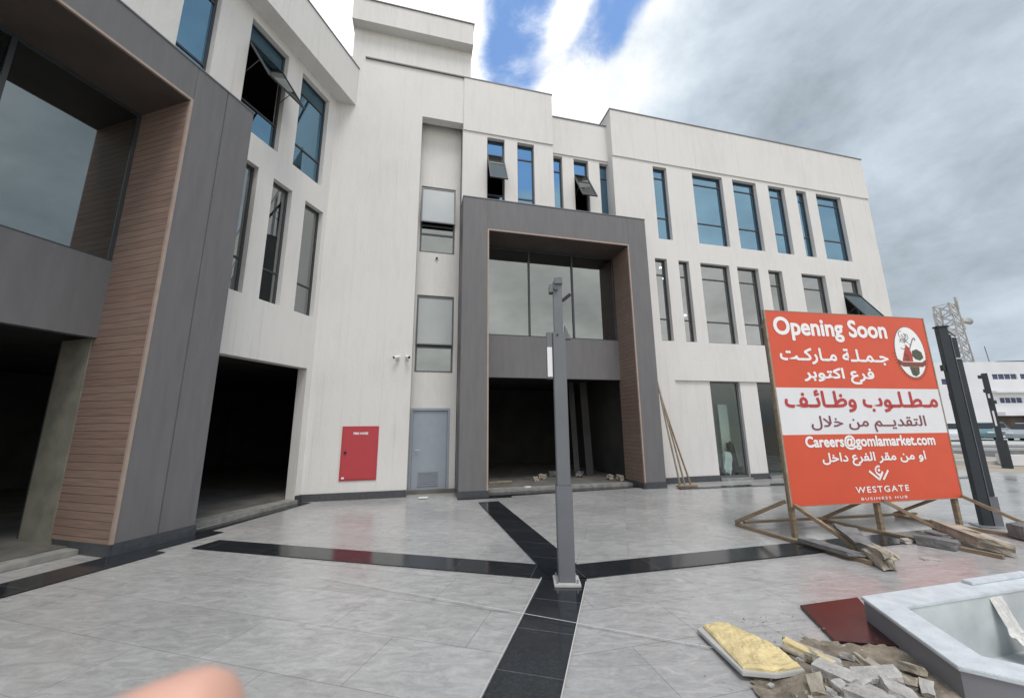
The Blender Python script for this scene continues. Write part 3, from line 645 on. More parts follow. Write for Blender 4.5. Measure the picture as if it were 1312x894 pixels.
MT['lamp'] = bpy.data.materials.new('lit_lamp'); MT['lamp'].use_nodes = True
_b = MT['lamp'].node_tree.nodes['Principled BSDF']; _b.inputs['Emission Color'].default_value = (1, .97, .9, 1); _b.inputs['Emission Strength'].default_value = 14
for T_, u, z, lab in ((TA, 10.21, 6.79, 'uppermost small lit lamp behind the leftmost slim first floor window'), (TA, 10.29, 6.40, 'lower small lit lamp behind the leftmost slim first floor window'),
                      (TA, 11.0, 5.17, 'small lit lamp behind the second slim first floor window'), (TB, -.39, 7.39, 'small lit lamp behind the middle window of the left wing')):
    q = T_(u, .9, z); z1 = 6.94 if z < 6.9 else 7.6
    o = empty('pendant_lamp', WA(q.x, q.y, z), 0, lab, 'lamp', 'small lit lamps inside the first floor')
    m = MB(); m.tube([(0, 0, -.03), (0, 0, 0), (0, 0, .03)], [.03, .045, .03], 10); m.build('bulb', 'lamp', o)
    m = MB(); m.tube([(0, 0, .031), (0, 0, max(.06, z1 - z))], .006, 6); m.build('cord', 'black', o)
# bamboo poles against the portal
for k, (u, v, z, bu, bv, col, lab) in enumerate(((8.80, -.30, 3.30, 9.25, -.62, 'bamboo', 'tallest of three wooden poles leaning on the right edge of the entrance portal'),
                                            (8.79, -.42, 2.95, 9.06, -.68, 'bamboo', 'pale thin pole nearest the entrance portal, leaning on its right edge'),
                                            (8.83, -.20, 3.12, 9.44, -.60, 'timber', 'outermost of three poles leaning right of the entrance portal'))):
    p, q = WA(bu, bv, .03), WA(u, v, z); m = MB()
    m.tube([tuple(p.lerp(q, t) + Vector((0.006 * math.sin(7 * t + k), 0, 0))) for t in [i / 8 for i in range(9)]], [.026 - .006 * i / 8 for i in range(9)], 8)
    tag(m.build('wooden_pole', col, loc=p), lab, 'pole', 'poles leaning by the entrance')
m = MB(); m.box((-.28, -.06, 0), (.28, .06, .035)); o = m.build('timber_block', 'timber', bevel=.004); o.location = WA(9.28, -.66, .021); o.rotation_euler = (0, 0, ROTA); tag(o, 'flat timber offcut under the feet of the leaning poles', 'timber')

# ------------------------------------------------------------------ lamp posts
def grey_post():
    o = empty('lamp_post', (.545, 4.37, 0.02), R(-2), 'grey square lamp post bolted to the black granite crossing', 'lamp post')
    m = MB(); m.box((-.135, -.13, -.012), (.135, .13, .014)); m.build('base_plate', 'kerb', o, bevel=.004)
    m = MB(); m.box((-.085, -.085, .012), (.085, .085, .95)); m.box((-.072, -.072, .95), (.072, .072, 2.64)); m.build('pole', 'post_grey', o, bevel=.006)
    m = MB(); m.box((-.052, -.05, 2.64), (.052, .05, 3.26)); m.build('upper_pole', 'post_grey', o, bevel=.005)
    m = MB(); m.box((-.145, -.05, 2.10), (-.075, .05, 2.64)); m.build('side_housing', 'post_grey', o, bevel=.006)
    m = MB(); m.box((-.140, -.056, 2.12), (-.085, -.0505, 2.46)); m.build('diffuser', 'white', o)
    m = MB(); m.add([(.0725, -.04, 2.56), (.14, -.04, 2.56), (.0725, -.04, 2.72), (.0725, .04, 2.56), (.14, .04, 2.56), (.0725, .04, 2.72)], [(0, 1, 2), (5, 4, 3), (0, 3, 4, 1), (1, 4, 5, 2), (2, 5, 3, 0)]); m.build('bracket', 'post_grey', o)
    m = MB(); m.bar((.05, -.02, 3.02), (.15, -.06, 3.09), .028, .03); m.build('spotlight_arm', 'black', o)
    m = MB(); m.box((-.10, -.06, 3.12), (-.053, .04, 3.22)); m.box((-.035, -.075, 3.22), (.06, .05, 3.30)); m.tube([(-.02, -.052, 3.17), (-.02, -.09, 3.16)], .026, 10); m.build('spotlight_head', 'post_grey', o, bevel=.005)
    m = MB()
    for sx in (-1, 1):
        for sy in (-1, 1): m.tube([(sx * .102, sy * .102, .0125), (sx * .102, sy * .102, .045)], .012, 6)
    m.build('anchor_bolts', 'galv', o)
    for px, pz in ((-.02, 2.60),): 
        m = MB(); m.tube([(px, -.0725, pz), (px, -.08, pz)], .012, 8); m.build('bolt', 'black', o)
grey_post()
def dark_post(loc, rz, label):
    o = empty('lamp_post', loc, rz, label, 'lamp post')
    m = MB(); m.box((-.20, -.12, 0), (.20, .12, .02)); m.build('base_plate', 'galv', o, bevel=.004)
    m = MB(); m.box((-.12, -.045, .02), (.015, .045, 3.18)); m.build('pole', 'post_dark', o, bevel=.006)
    m = MB(); m.box((.03, -.03, .45), (.115, .045, 2.62)); m.build('rear_blade', 'post_dark', o, bevel=.006)
    m = MB(); m.box((.03, -.01, 2.66), (.12, .045, 3.0)); m.build('rear_blade', 'post_dark', o, bevel=.006)
    m = MB(); m.box((.0205, -.05, .02), (.029, .03, 3.05)); m.build('light_slot', 'post_grey', o)
    m = MB(); m.box((.03, -.025, .02), (.14, .04, .445)); m.build('foot', 'post_grey', o)
    m = MB(); m.box((-.135, -.06, 3.181), (.03, .06, 3.21)); m.build('cap', 'post_dark', o, bevel=.006)
    m = MB(); m.bar((.01, 0, 3.16), (.125, 0, 3.02), .05, .02); m.build('bracket', 'galv', o)
    m = MB(); m.box((.02, -.04, 2.625), (.125, .05, 2.645)); m.build('bracket', 'galv', o)
    m = MB(); m.box((-.165, -.03, 2.44), (-.122, .03, 2.54)); m.build('junction_box', 'post_dark', o, bevel=.004)
    return o
dark_post((7.42, 6.40, .006), R(-18), 'tall dark lamp post with two blades standing behind the red billboard')
def street_post():
    o = empty('lamp_post', (17.9, 14.5, -.05), R(-40), 'dark lamp post with equipment boxes at the far plaza edge', 'lamp post')
    m = MB(); m.box((-.13, -.08, 0), (.13, .08, 1.0)); m.build('base', 'post_dark', o, bevel=.01)
    m = MB(); m.box((-.08, -.05, 1.0), (.07, .05, 3.45)); m.build('pole', 'post_dark', o, bevel=.01)
    for x, z in ((-.11, 3.25), (-.06, 2.72), (.04, 2.3)):
        m = MB(); m.box((x - .08, -.085, z), (x + .08, -.051, z + .13)); m.build('equipment_box', 'post_dark', o, bevel=.01)
    m = MB(); m.box((-.05, -.054, 1.5), (.0, -.0505, 2.05)); m.build('sticker', 'white', o)
    m = MB(); m.box((-.05, -.054, 2.52), (.0, -.0505, 2.68)); m.build('sticker', 'white', o)
street_post()

# ------------------------------------------------------------------ billboard
BP = Vector((3.91, 5.75, 0)); BR = math.atan2(0.18370, 0.98298); BD = Vector((math.cos(BR), math.sin(BR), 0))
bb = empty('billboard', BP, BR, 'orange red opening soon billboard on a timber frame', 'billboard')
BW, BZ0, BZ1 = 3.13, .45, 3.325
m = MB(); m.box((.0, 0, BZ0), (BW, .02, 2.13)); m.m = 1; m.box((.0, 0, 2.13), (BW, .02, BZ1))
m = MB()
for z0, z1, mi in ((BZ0, 1.435, 0), (1.435, 2.13, 1), (2.13, BZ1, 0)): m.m = mi; m.box((.03, 0, z0), (BW, .018, z1))
m.build('panel', ['board_red', 'board_white'], bb)
m = MB(); m.box((.002, -.006, BZ0 - .01), (.029, .024, BZ1 + .01)); m.box((BW + .001, -.006, BZ0 - .01), (BW + .02, .024, BZ1 + .01)); m.box((.03, -.003, BZ1 + .001), (BW, .024, BZ1 + .012)); m.box((.03, -.003, BZ0 - .01), (BW, .024, BZ0 - .001))
m.build('edge_frame', 'bamboo', bb)
def rel(x, y, z=0.0):
    d = Vector((x, y, 0)) - BP; return (d.dot(BD), d.dot(Vector((-BD.y, BD.x, 0))), z)
def truss(post, rear, front, top, brace_end, pin):
    p = rel(*post); r_ = rel(*rear); f_ = rel(*front); b_ = rel(*brace_end)
    m = MB(); m.bar((p[0] + pin, .055, 0.03), (p[0] + pin, .055, top), .06, .06); m.build('post', 'timber', bb)
    m = MB(); m.bar((r_[0], r_[1], .028), (f_[0], f_[1], .028), .055, .04); m.build('base_rail', 'timber', bb)
    m = MB(); m.bar((r_[0], r_[1], .06), (p[0], .10, .50), .05, .045); m.build('brace', 'timber', bb)
    m = MB(); m.bar((p[0] + .04, -.015, .47), (b_[0], b_[1], .06), .05, .045); m.build('brace', 'timber', bb)
truss((3.92, 5.74), (3.57, 6.59), (4.10, 4.78), 3.2, (4.25, 5.06), .05)
truss((5.44, 6.02), (5.12, 6.79), (5.80, 4.95), 3.2, (6.12, 5.86), 0)
truss((6.93, 6.28), (6.57, 7.06), (7.15, 5.55), 3.2, (7.45, 5.75), -.02)
m = MB(); a, b = rel(3.66, 6.52), rel(6.90, 7.02); m.bar((a[0], a[1], .07), (b[0], b[1], .07), .045, .035); m.build('rear_rail', 'timber', bb)
for z in (1.0, 2.2, 3.1):
    m = MB(); m.bar((.05, .11, z), (BW - .05, .11, z), .04, .04); m.build('cross_rail', 'timber', bb)


FORMS = {'ا': (0xFE8D, 2), 'ب': (0xFE8F, 4), 'ة': (0xFE93, 2), 'ت': (0xFE95, 4), 'ج': (0xFE9D, 4), 'خ': (0xFEA5, 4), 'د': (0xFEA9, 2), 'ر': (0xFEAD, 2),
         'ط': (0xFEC1, 4), 'ظ': (0xFEC5, 4), 'ع': (0xFEC9, 4), 'غ': (0xFECD, 4), 'ف': (0xFED1, 4), 'ق': (0xFED5, 4), 'ك': (0xFED9, 4), 'ل': (0xFEDD, 4),
         'م': (0xFEE1, 4), 'ن': (0xFEE5, 4), 'و': (0xFEED, 2), 'ي': (0xFEF1, 4), 'ئ': (0xFE89, 4), 'ﻻ': (0xFEFB, 2), 'ـ': (0x640, 9)}
def arabic(s):
    s = s.replace('لا', 'ﻻ'); out = []
    for i, ch in enumerate(s):
        if ch not in FORMS: out.append(ch); continue
        b, n = FORMS[ch]
        if n == 9: out.append(chr(b)); continue
        pv = s[i - 1] if i else ' '; nx = s[i + 1] if i + 1 < len(s) else ' '
        jp = pv in FORMS and FORMS[pv][1] in (4, 9); jn = n == 4 and nx in FORMS
        k = (3 if jp and jn else 1 if jp else 2 if jn else 0)
        out.append(chr(b + k))
    return ''.join(reversed(out))
def put(body, box, mat, off=.02, sp=1.0): return text_mesh(body, box, IDT, 'lettering', mat, bb, offset=off, spacing=sp)
put('Opening Soon', (.14, 2.31, 2.86, 3.24), 'ink_white', .013)
put(arabic('جـمـلـة مـاركـت'), (.18, 2.24, 2.49, 2.76), 'ink_white', .009)
put(arabic('فرع اكتوبر'), (.56, 1.89, 2.19, 2.45), 'ink_white', .009)
put(arabic('مـطـلـوب وظـائـف'), (.15, 3.06, 1.76, 2.10), 'ink_red', .010)
put(arabic('التقديــم من خلال'), (.56, 2.73, 1.46, 1.71), 'ink_maroon', .003)
put('Careers@gomlamarket.com', (.40, 2.83, 1.20, 1.42), 'ink_white', .008)
put(arabic('او من مقر الفرع داخل'), (.65, 2.58, .97, 1.17), 'ink_white', .006)
put('WESTGATE', (1.15, 2.13, .585, .675), 'ink_white', .003, 1.25)
put('BUSINESS HUB', (1.22, 2.07, .485, .523), 'ink_white', .001, 1.3)
def strip(mb, pts, w, v):
    for a, b in zip(pts[:-1], pts[1:]):
        a = Vector((a[0], 0, a[1])); b = Vector((b[0], 0, b[1])); d = (b - a).normalized(); n = Vector((d.z, 0, -d.x)) * (w / 2); e = d * (w * .18)
        q = [a - e + n, b + e + n, b + e - n, a - e - n]
        mb.add([(p.x, v, p.z) for p in q], [(0, 1, 2, 3)])
# W and location pin logo
m = MB(); k = 12
loop = [(1.635 + .062 * math.sin(t), .895 - .062 * math.cos(t) * -1) for t in [2 * math.pi * (.30 + i / k * 1.0) * 1 for i in range(int(k * .80) + 1)]]
strip(m, loop, .03, -.004)
strip(m, [(1.455, .89), (1.615, .765), (1.69, .86)], .032, -.0045); strip(m, [(1.69, .765), (1.80, .89)], .032, -.005); strip(m, [(1.578, .868), (1.635, .815)], .026, -.0055)
m.add([(1.635 + .022 * math.cos(t), -.004, .90 + .022 * math.sin(t)) for t in [i * math.pi / 6 for i in range(12)]], [tuple(range(12))])
m.build('logo_mark', 'ink_white', bb)
# round emblem with a ribbon
ec, ez, ra, rb = 2.715, 2.74, .30, .42
def ell(a, b, n=40): return [(a * math.cos(2 * math.pi * i / n), b * math.sin(2 * math.pi * i / n)) for i in range(n)]
m = MB(); m.add([(ec + x, -.003, ez + z) for x, z in ell(ra + .012, rb + .012)], [tuple(range(40))]); em = m.build('emblem', 'ink_grey', bb)
m = MB(); m.add([(ec + x, -.0045, ez + z) for x, z in ell(ra, rb)], [tuple(range(40))]); m.build('emblem_field', 'ink_white', em)
rnd = random.Random(5); m = MB()
for i in range(11):
    t0 = rnd.uniform(0, 6); cx0, cz0 = ec + rnd.uniform(-.15, .0), ez + rnd.uniform(.10, .30); rr_ = rnd.uniform(.025, .06)
    strip(m, [(cx0 + rr_ * math.cos(t0 + s * .6), cz0 + rr_ * math.sin(t0 + s * .6)) for s in range(6)], .012, -.006 - i * .0001)
strip(m, [(ec - .02, ez + .02), (ec + .10, ez + .22), (ec + .14, ez + .24), (ec + .15, ez + .20)], .02, -.0075)
m.build('emblem_scroll', 'ink_grey', em)
def blob(pts, v, mat, nm):
    m = MB(); m.add([(ec + x, v, ez + z) for x, z in pts], [tuple(range(len(pts)))]); m.build(nm, mat, em)
blob([(-.20, -.16), (-.13, .0), (-.06, .12), (.0, .06), (.03, -.06), (.02, -.16)], -.0062, 'ink_red', 'emblem_shape')
blob([(.04, .02), (.14, .05), (.23, .0), (.25, -.09), (.17, -.14), (.08, -.12), (.02, -.06)], -.0066, 'ink_green', 'emblem_shape')
blob([(-.12, -.14), (-.14, -.04), (-.09, -.02), (-.04, -.08), (-.05, -.15)], -.0070, 'ink_brown', 'emblem_shape')
blob([(-.29, -.12), (-.20, -.17), (.20, -.17), (.29, -.12), (.27, -.21), (.20, -.245), (-.20, -.245), (-.27, -.21)], -.0080, 'ink_brown', 'emblem_ribbon')
blob([(-.08, -.25), (.12, -.25), (.10, -.36), (.02, -.405), (-.05, -.38)], -.0072, 'ink_green', 'emblem_shape')
blob([(.0, -.25), (.05, -.25), (.03, -.36)], -.0084, 'ink_brown', 'emblem_shape')
# printed flourishes around the emblem's rim
m = MB()
for i in range(26):
    t = math.pi * (1.02 + .96 * i / 25); x, z = (ra + .035) * math.cos(t), (rb + .03) * math.sin(t)
    strip(m, [(ec + x * .97, ez + z * .97), (ec + x * 1.08, ez + z * 1.05)], .010, -.0035 - (i % 2) * .0002)
m.build('emblem_rim', 'ink_brown', em)

# ------------------------------------------------------------------ stones and debris
def rock(name, mat, size, loc, rot, seed, label, group=None, rough=.18, cuts=2, cat='stone'):
    bm = bmesh.new(); bmesh.ops.create_cube(bm, size=1.0)
    bmesh.ops.subdivide_edges(bm, edges=bm.edges[:], cuts=cuts, use_grid_fill=True)
    rn = random.Random(seed); sh = Vector((rn.uniform(-9, 9), rn.uniform(-9, 9), rn.uniform(-9, 9)))
    k = Vector((rn.uniform(-.25, .25), rn.uniform(-.25, .25), 0))
    for v in bm.verts:
        c = v.co.copy(); c.x += k.x * c.y; c.y += k.y * c.x
        c += Vector(noise.noise_vector(c * 2.3 + sh)) * rough + Vector(noise.noise_vector(c * 6 + sh)) * rough * .35
        v.co = Vector((c.x * size[0], c.y * size[1], c.z * size[2]))
    zmin = min((Matrix.Rotation(rot[2], 3, 'Z') @ Matrix.Rotation(rot[1], 3, 'Y') @ Matrix.Rotation(rot[0], 3, 'X') @ v.co).z for v in bm.verts)
    me = bpy.data.meshes.new(name); bm.to_mesh(me); bm.free(); me.materials.append(MT[mat])
    o = bpy.data.objects.new(name, me); COL.objects.link(o); o.rotation_euler = rot; o.location = (loc[0], loc[1], loc[2] - zmin)
    return tag(o, label, cat, group)
rock('concrete_lump', 'rubble2', (.17, .52, .15), (4.22, 4.86, 0.004), (0, .15, -.28), 3, 'lumpy dusty concrete lump weighing down the left foot of the billboard', None, .22, 4)
rock('concrete_lump', 'rubble3', (.20, .42, .06), (4.24, 5.14, .10), (.25, .1, -.3), 12, 'dark flat mortar crust draped over the left billboard brace', None, .2, 3)
rock('stone_slab', 'rubble3', (.16, .62, .05), (3.96, 5.22, .05), (0, 0, .24), 21, 'long flat dark stone lying on the left base rail of the billboard', None, .06, 2, 'slab')
rock('stone_slab', 'rubble2', (.22, .80, .13), (6.02, 5.46, .02), (.06, .05, -.22), 9, 'long thick broken concrete slab lying at the middle billboard foot', None, .07, 4, 'slab')
rock('concrete_block', 'rubble3', (.36, .16, .11), (5.52, 5.42, .004), (0, 0, -.9), 31, 'dark broken block beside the middle base rail of the billboard', None, .10, 3, 'block')
rock('concrete_block', 'rubble3', (.13, .22, .12), (5.74, 5.62, .004), (0, 0, .3), 32, 'small upright block wedged under the middle billboard brace', None, .10, 2, 'block')
rock('concrete_block', 'rubble3', (.45, .20, .17), (7.16, 5.78, .02), (0, 0, .2), 34, 'dark grey concrete block at the right billboard foot', None, .05, 3, 'block')
rock('stone_chip', 'rubble', (.17, .07, .015), (4.93, 4.95, .004), (0, 0, -.3), 40, 'thin stone chip alone on the paving right of the concrete lump', None, .1, 1, 'stone')
rock('stone_chip', 'rubble', (.13, .08, .05), (5.30, 5.60, .004), (0, 0, .2), 41, 'small pale chip behind the middle base rail of the billboard', None, .15, 2, 'stone')
m = MB(); m.bar((6.04, 5.72, .185), (6.03, 5.35, .185), .03, .02); tag(m.build('timber_offcut', 'timber'), 'narrow dark stick lying on the long concrete slab', 'stick')
# dirt patch where tiles are missing
DP = [(1.56, 2.98), (1.75, 3.10), (1.95, 3.12), (2.16, 3.24), (2.34, 3.22), (2.72, 3.10), (2.74, 2.9), (2.62, 2.5), (2.60, 1.9), (1.2, 1.9), (1.40, 2.6)]
def dirt():
    bm = bmesh.new(); n = 56; x0, x1, y0, y1 = 1.15, 2.8, 1.85, 3.3
    def inside(x, y):
        c = False; j = len(DP) - 1
        for i in range(len(DP)):
            if (DP[i][1] > y) != (DP[j][1] > y) and x < (DP[j][0] - DP[i][0]) * (y - DP[i][1]) / (DP[j][1] - DP[i][1]) + DP[i][0]: c = not c
            j = i
        return c
    vs = {}
    for i in range(n + 1):
        for j in range(n + 1):
            x, y = x0 + (x1 - x0) * i / n, y0 + (y1 - y0) * j / n
            jx = noise.noise(Vector((x * 9, y * 9, 4))) * .03
            if inside(x + jx, y - jx):
                z = .020 + .035 * max(0, noise.noise(Vector((x * 3, y * 3, 1))) + .45) + .014 * noise.noise(Vector((x * 17, y * 17, 7)))
                vs[(i, j)] = bm.verts.new((x + jx * .5, y, max(z, .008)))
    for i in range(n):
        for j in range(n):
            k = [(i, j), (i + 1, j), (i + 1, j + 1), (i, j + 1)]
            if all(q in vs for q in k): bm.faces.new([vs[q] for q in k])
    me = bpy.data.meshes.new('dirt'); bm.to_mesh(me); bm.free(); me.materials.append(MT['dirt'])
    for p in me.polygons: p.use_smooth = True
    o = bpy.data.objects.new('dirt', me); COL.objects.link(o); tag(o, kind='structure')
dirt()
rock('broken_tile', 'rubble', (.24, .12, .085), (1.98, 2.68, .02), (.08, .10, -.75), 51, 'longest pale broken stone block in the dirt beside the yellow slab', None, .05, 2, 'stone')
rock('broken_tile', 'rubble', (.22, .20, .075), (2.00, 2.50, .02), (-.10, .1, .4), 52, 'flat pale broken slab at the front of the rubble heap', None, .06, 2, 'stone')
rock('broken_tile', 'rubble', (.25, .11, .08), (2.19, 2.67, .02), (.1, -.12, -.25), 53, 'pale broken stone closest to the grey planter side', None, .05, 2, 'stone')
rock('broken_tile', 'rubble', (.17, .14, .08), (2.18, 2.52, .02), (.2, .1, .9), 54, 'squarish pale stone between the front slab and the planter', None, .06, 2, 'stone')
rock('broken_tile', 'rubble', (.14, .07, .03), (2.07, 2.90, .03), (.3, .2, -.5), 55, 'thin pale shard beside the corner of the dark red board', None, .1, 2, 'stone')
rock('broken_tile', 'rubble', (.22, .07, .035), (1.82, 2.50, .02), (.1, .1, .3), 56, 'pale narrow tile strip lying below the yellow slab', None, .06, 2, 'stone')
rock('broken_tile', 'rubble', (.15, .07, .035), (2.06, 2.77, .03), (.3, .1, -.9), 57, 'pale angular shard in the middle of the dirt behind the longest block', None, .1, 2, 'stone')
rn = random.Random(11)
for k in range(90):
    while True:
        x, y = rn.gauss(1.98, .20), rn.gauss(2.66, .19)
        if 1.55 < x < 2.72 - (3.1 - y) * .22 and 2.3 < y < 3.1 and not (x < 1.9 and y > 2.72): break
    s = .014 + .062 * rn.random() ** 2.2
    rock('stone_fragment', rn.choice(('rubble', 'rubble', 'rubble2')), (s * 1.4, s, s * .6), (x, y, .03), (rn.uniform(-.5, .5), rn.uniform(-.5, .5), rn.uniform(0, 3)), 100 + k,
         'small broken stone fragment scattered in the dirt beside the planter', 'small stone fragments in the dirt', .16, 1)
def grit():
    rg = random.Random(23); m = MB()
    for k in range(900):
        if k < 620: x, y = rg.gauss(2.05, .28), rg.gauss(2.72, .26)
        else: x, y = rg.gauss(2.2, .55), rg.gauss(3.1, .45)
        s_ = .004 + .012 * rg.random() ** 3
        if (y - 2.565) * .265 - (x - 2.585) * .935 < .03: continue
        z = .026 if k < 620 else .006
        vs = [(x + rg.uniform(-1, 1) * s_, y + rg.uniform(-1, 1) * s_, z + rg.uniform(0, 1.6) * s_) for _ in range(4)]
        m.add(vs, [(0, 1, 2), (0, 3, 1), (1, 3, 2), (2, 3, 0)])
    tag(m.build('grit', 'rubble'), 'fine stone grit scattered on the dirt and paving by the planter', 'grit', None, 'stuff')
grit()
def yellow_slab():
    o = empty('stone_slab', (1.62, 3.05, .06), 0, 'cracked stone slab lying face down with yellow mortar on its back', 'slab')
    poly = [(1.42, 3.36), (1.51, 3.415), (1.70, 3.43), (1.80, 3.20), (1.86, 3.06), (1.85, 2.80), (1.63, 2.755), (1.44, 2.79)]
    def lay(p, z): return (p[0] - 1.62, p[1] - 3.05, z + (3.4 - p[1]) * .035)
    def ring3(pl, z0, z1, name, mat):
        m = MB(); n = len(pl); m.add([lay(p, z0) for p in pl] + [lay(p, z1) for p in pl], [tuple(range(n)), tuple(range(2 * n - 1, n - 1, -1))] + [(i, (i + 1) % n, n + (i + 1) % n, n + i) for i in range(n)])
        return m.build(name, mat, o, bevel=.004)
    ring3(poly, -.045, -.018, 'tile', 'kerb')
    # mortar bed: uneven grid
    bm = bmesh.new(); ins = [(1.475, 3.375), (1.52, 3.405), (1.69, 3.415), (1.785, 3.19), (1.845, 3.05), (1.835, 2.815), (1.63, 2.77), (1.46, 2.81)]
    cx_ = sum(p[0] for p in ins) / 8; cy_ = sum(p[1] for p in ins) / 8; n = 16; rings = []
    full = []
    for i in range(8):
        a, b = ins[i], ins[(i + 1) % 8]
        for t in range(8): full.append((a[0] + (b[0] - a[0]) * t / 8, a[1] + (b[1] - a[1]) * t / 8))
    for r_ in range(n):
        f = 1 - r_ / n; row = []
        for i, p in enumerate(full):
            q = (cx_ + (p[0] - cx_) * f, cy_ + (p[1] - cy_) * f)
            h = (.012 if r_ == 0 else .022) + .012 * noise.noise(Vector((q[0] * 12, q[1] * 12, 3))) + .010 * noise.noise(Vector((q[0] * 40, q[1] * 40, 9)))
            row.append(bm.verts.new(lay(q, -.0178 + h)))
        rings.append(row)
    base = [bm.verts.new(lay(p, -.0178)) for p in full]
    rr_ = [base] + rings; L_ = len(full)
    for a, b in zip(rr_[:-1], rr_[1:]):
        for i in range(L_): bm.faces.new((a[i], a[(i + 1) % L_], b[(i + 1) % L_], b[i]))
    bm.faces.new(rings[-1])
    me = bpy.data.meshes.new('mortar_bed'); bm.to_mesh(me); bm.free(); me.materials.append(MT['mortar'])
    q = bpy.data.objects.new('mortar_bed', me); COL.objects.link(q); q.parent = o
yellow_slab()
rock('broken_tile', 'mortar', (.30, .06, .03), (1.99, 2.93, .05), (.1, .1, -.95), 61, 'pale thin mortar strip along the right edge of the yellow slab', None, .1, 2)
rock('timber_offcut', 'rubble2', (.22, .16, .03), (1.98, 3.00, .04), (0, .1, -.8), 62, 'flat sandy piece between the yellow slab and the rubble', None, .1, 2)
m = MB(); m.prism([(2.52, 3.77), (3.16, 3.92), (2.78, 3.12), (2.36, 3.20)], .012, .030); tag(m.build('plywood_sheet', 'film_ply', bevel=.003), 'dark red film faced plywood sheet lying beside the planter corner', 'plywood sheet')

# ------------------------------------------------------------------ planter
def planter():
    o = empty('planter', (3.3, 3.0, 0), 0, 'low angular planter with white marble rim and grey sides', 'planter')
    P = PLN; n = len(P); inset = lambda t: inset_poly(P, t)
    def ringwall(pa, pb, z0, z1, name, mat, bevel=0):
        m = MB(); vs = [(p.x - 3.3, p.y - 3.0, z) for z in (z0, z1) for q in (pa, pb) for p in q]; fs = []
        for i in range(n):
            j = (i + 1) % n
            fs += [(i, j, 2 * n + j, 2 * n + i), (n + i, n + j, 3 * n + j, 3 * n + i), (2 * n + i, 2 * n + j, 3 * n + j, 3 * n + i), (i, j, n + j, n + i)]
        m.add(vs, fs); return m.build(name, mat, o, bevel=bevel)
    ringwall(inset(.012), inset(.205), -.05, .178, 'side_wall', 'planter_side')
    ringwall(P, inset(.225), .179, .205, 'marble_rim', 'marble', .004)
    ringwall(inset(.207), inset(.218), -.36, .178, 'lining', 'planter_in')
    m = MB(); m.flat([(p.x - 3.3, p.y - 3.0) for p in inset(.215)], -.26); m.build('bed', 'planter_in', o)
planter()
m = MB(); d = dA; p = Vector((3.98, 3.72, .219)); m.bar(tuple(p), tuple(p + d * .8), .07, .024); tag(m.build('marble_strip', 'marble', bevel=.003), 'loose white marble strip lying on the planter rim', 'stone strip')
def plastic_sheet():
    bm = bmesh.new(); nu, nv = 16, 22; g = []
    base = Vector((4.02, 3.585, 0)); dirU = dA; dirV = Vector((.25, -.97, 0))
    for j in range(nv + 1):
        t = j / nv; row = []
        for i in range(nu + 1):
            s = i / nu - .5
            wdt = .15 + .70 * max(0, t - .28) ** .9
            if t < .35: q = base + dirU * (s * wdt) + Vector((0, 0, .17 - .26 * t / .35)) + dirV * (.02 + .25 * t)
            else: q = base + dirU * (s * wdt + (t - .35) * .45) + dirV * (.11 + (t - .35) * .45) + Vector((0, 0, -.09 - (t - .35) * .22))
            w = noise.noise(Vector((s * 5, t * 7, 2))) * .05 + noise.noise(Vector((s * 14, t * 16, 5))) * .022
            q = q + Vector((0, -.3 * abs(w), abs(w) * (1.2 if t > .35 else .2)))
            row.append(bm.verts.new(q))
        g.append(row)
    for j in range(nv):
        for i in range(nu): bm.faces.new((g[j][i], g[j][i + 1], g[j + 1][i + 1], g[j + 1][i]))
    me = bpy.data.meshes.new('plastic_sheet'); bm.to_mesh(me); bm.free(); me.materials.append(MT['sheet'])
    o = bpy.data.objects.new('plastic_sheet', me); COL.objects.link(o); tag(o, 'crumpled pale plastic sheet hanging inside the planter', 'plastic sheet')
plastic_sheet()

# ------------------------------------------------------------------ debris at the entrance
rn = random.Random(3)
spots = [(6.0, 1.3, .20, 'rubble2', 'pale rubble piece on the entrance floor beside the lamp post'), (5.7, 1.0, .16, 'rubble2', 'small sandy lump left on the dark entrance floor'),
         (7.2, 1.4, .22, 'rubble3', 'dark rubble lump on the entrance floor near the wood reveal'), (7.8, .7, .18, 'rubble2', 'pale stone in the right corner of the entrance opening'),
         (8.0, .45, .20, 'rubble2', 'sandy lump touching the wood reveal at the entrance'), (6.5, 1.9, .22, 'rubble3', 'dark lump deep inside the entrance opening')]
for k, (u, v, s, mt, lab) in enumerate(spots): rock('rubble_piece', mt, (s, s * .7, s * .6), WA(u, v, .086), (0, 0, rn.uniform(0, 3)), 200 + k, lab, 'rubble left in the entrance', .25, 2, 'rubble')
m = MB(); m.bar(WA(4.35, .9, .11), WA(5.0, 1.0, .11), .09, .03); tag(m.build('timber_board', 'bamboo'), 'pale board lying on the entrance floor at the left', 'board')
m = MB(); m.box((-.1, -.06, 0), (.1, .06, .015)); o = m.build('paper_scrap', 'white'); o.location = WA(2.62, -.35, .021); o.rotation_euler = (0, 0, ROTA); tag(o, 'white paper scrap on the paving in front of the grey door', 'paper')
m = MB(); m.box((-.08, -.05, 0), (.08, .05, .02)); o = m.build('paper_scrap', 'white'); o.location = WA(5.2, .1, .076); o.rotation_euler = (0, 0, ROTA + .5); tag(o, 'white scrap on the dusty entrance threshold', 'paper')
for u, w, lab in ((7.62, .22, 'dark plank upright inside the entrance beside the wood reveal'), (7.2, .16, 'thin dark plank upright deeper inside the entrance')):
    m = MB(); m.bar(WA(u, 1.6, .09), WA(u - .04, 1.75, 2.95), w, .03, (0, 1, 0)); tag(m.build('timber_plank', 'concrete'), lab, 'plank')
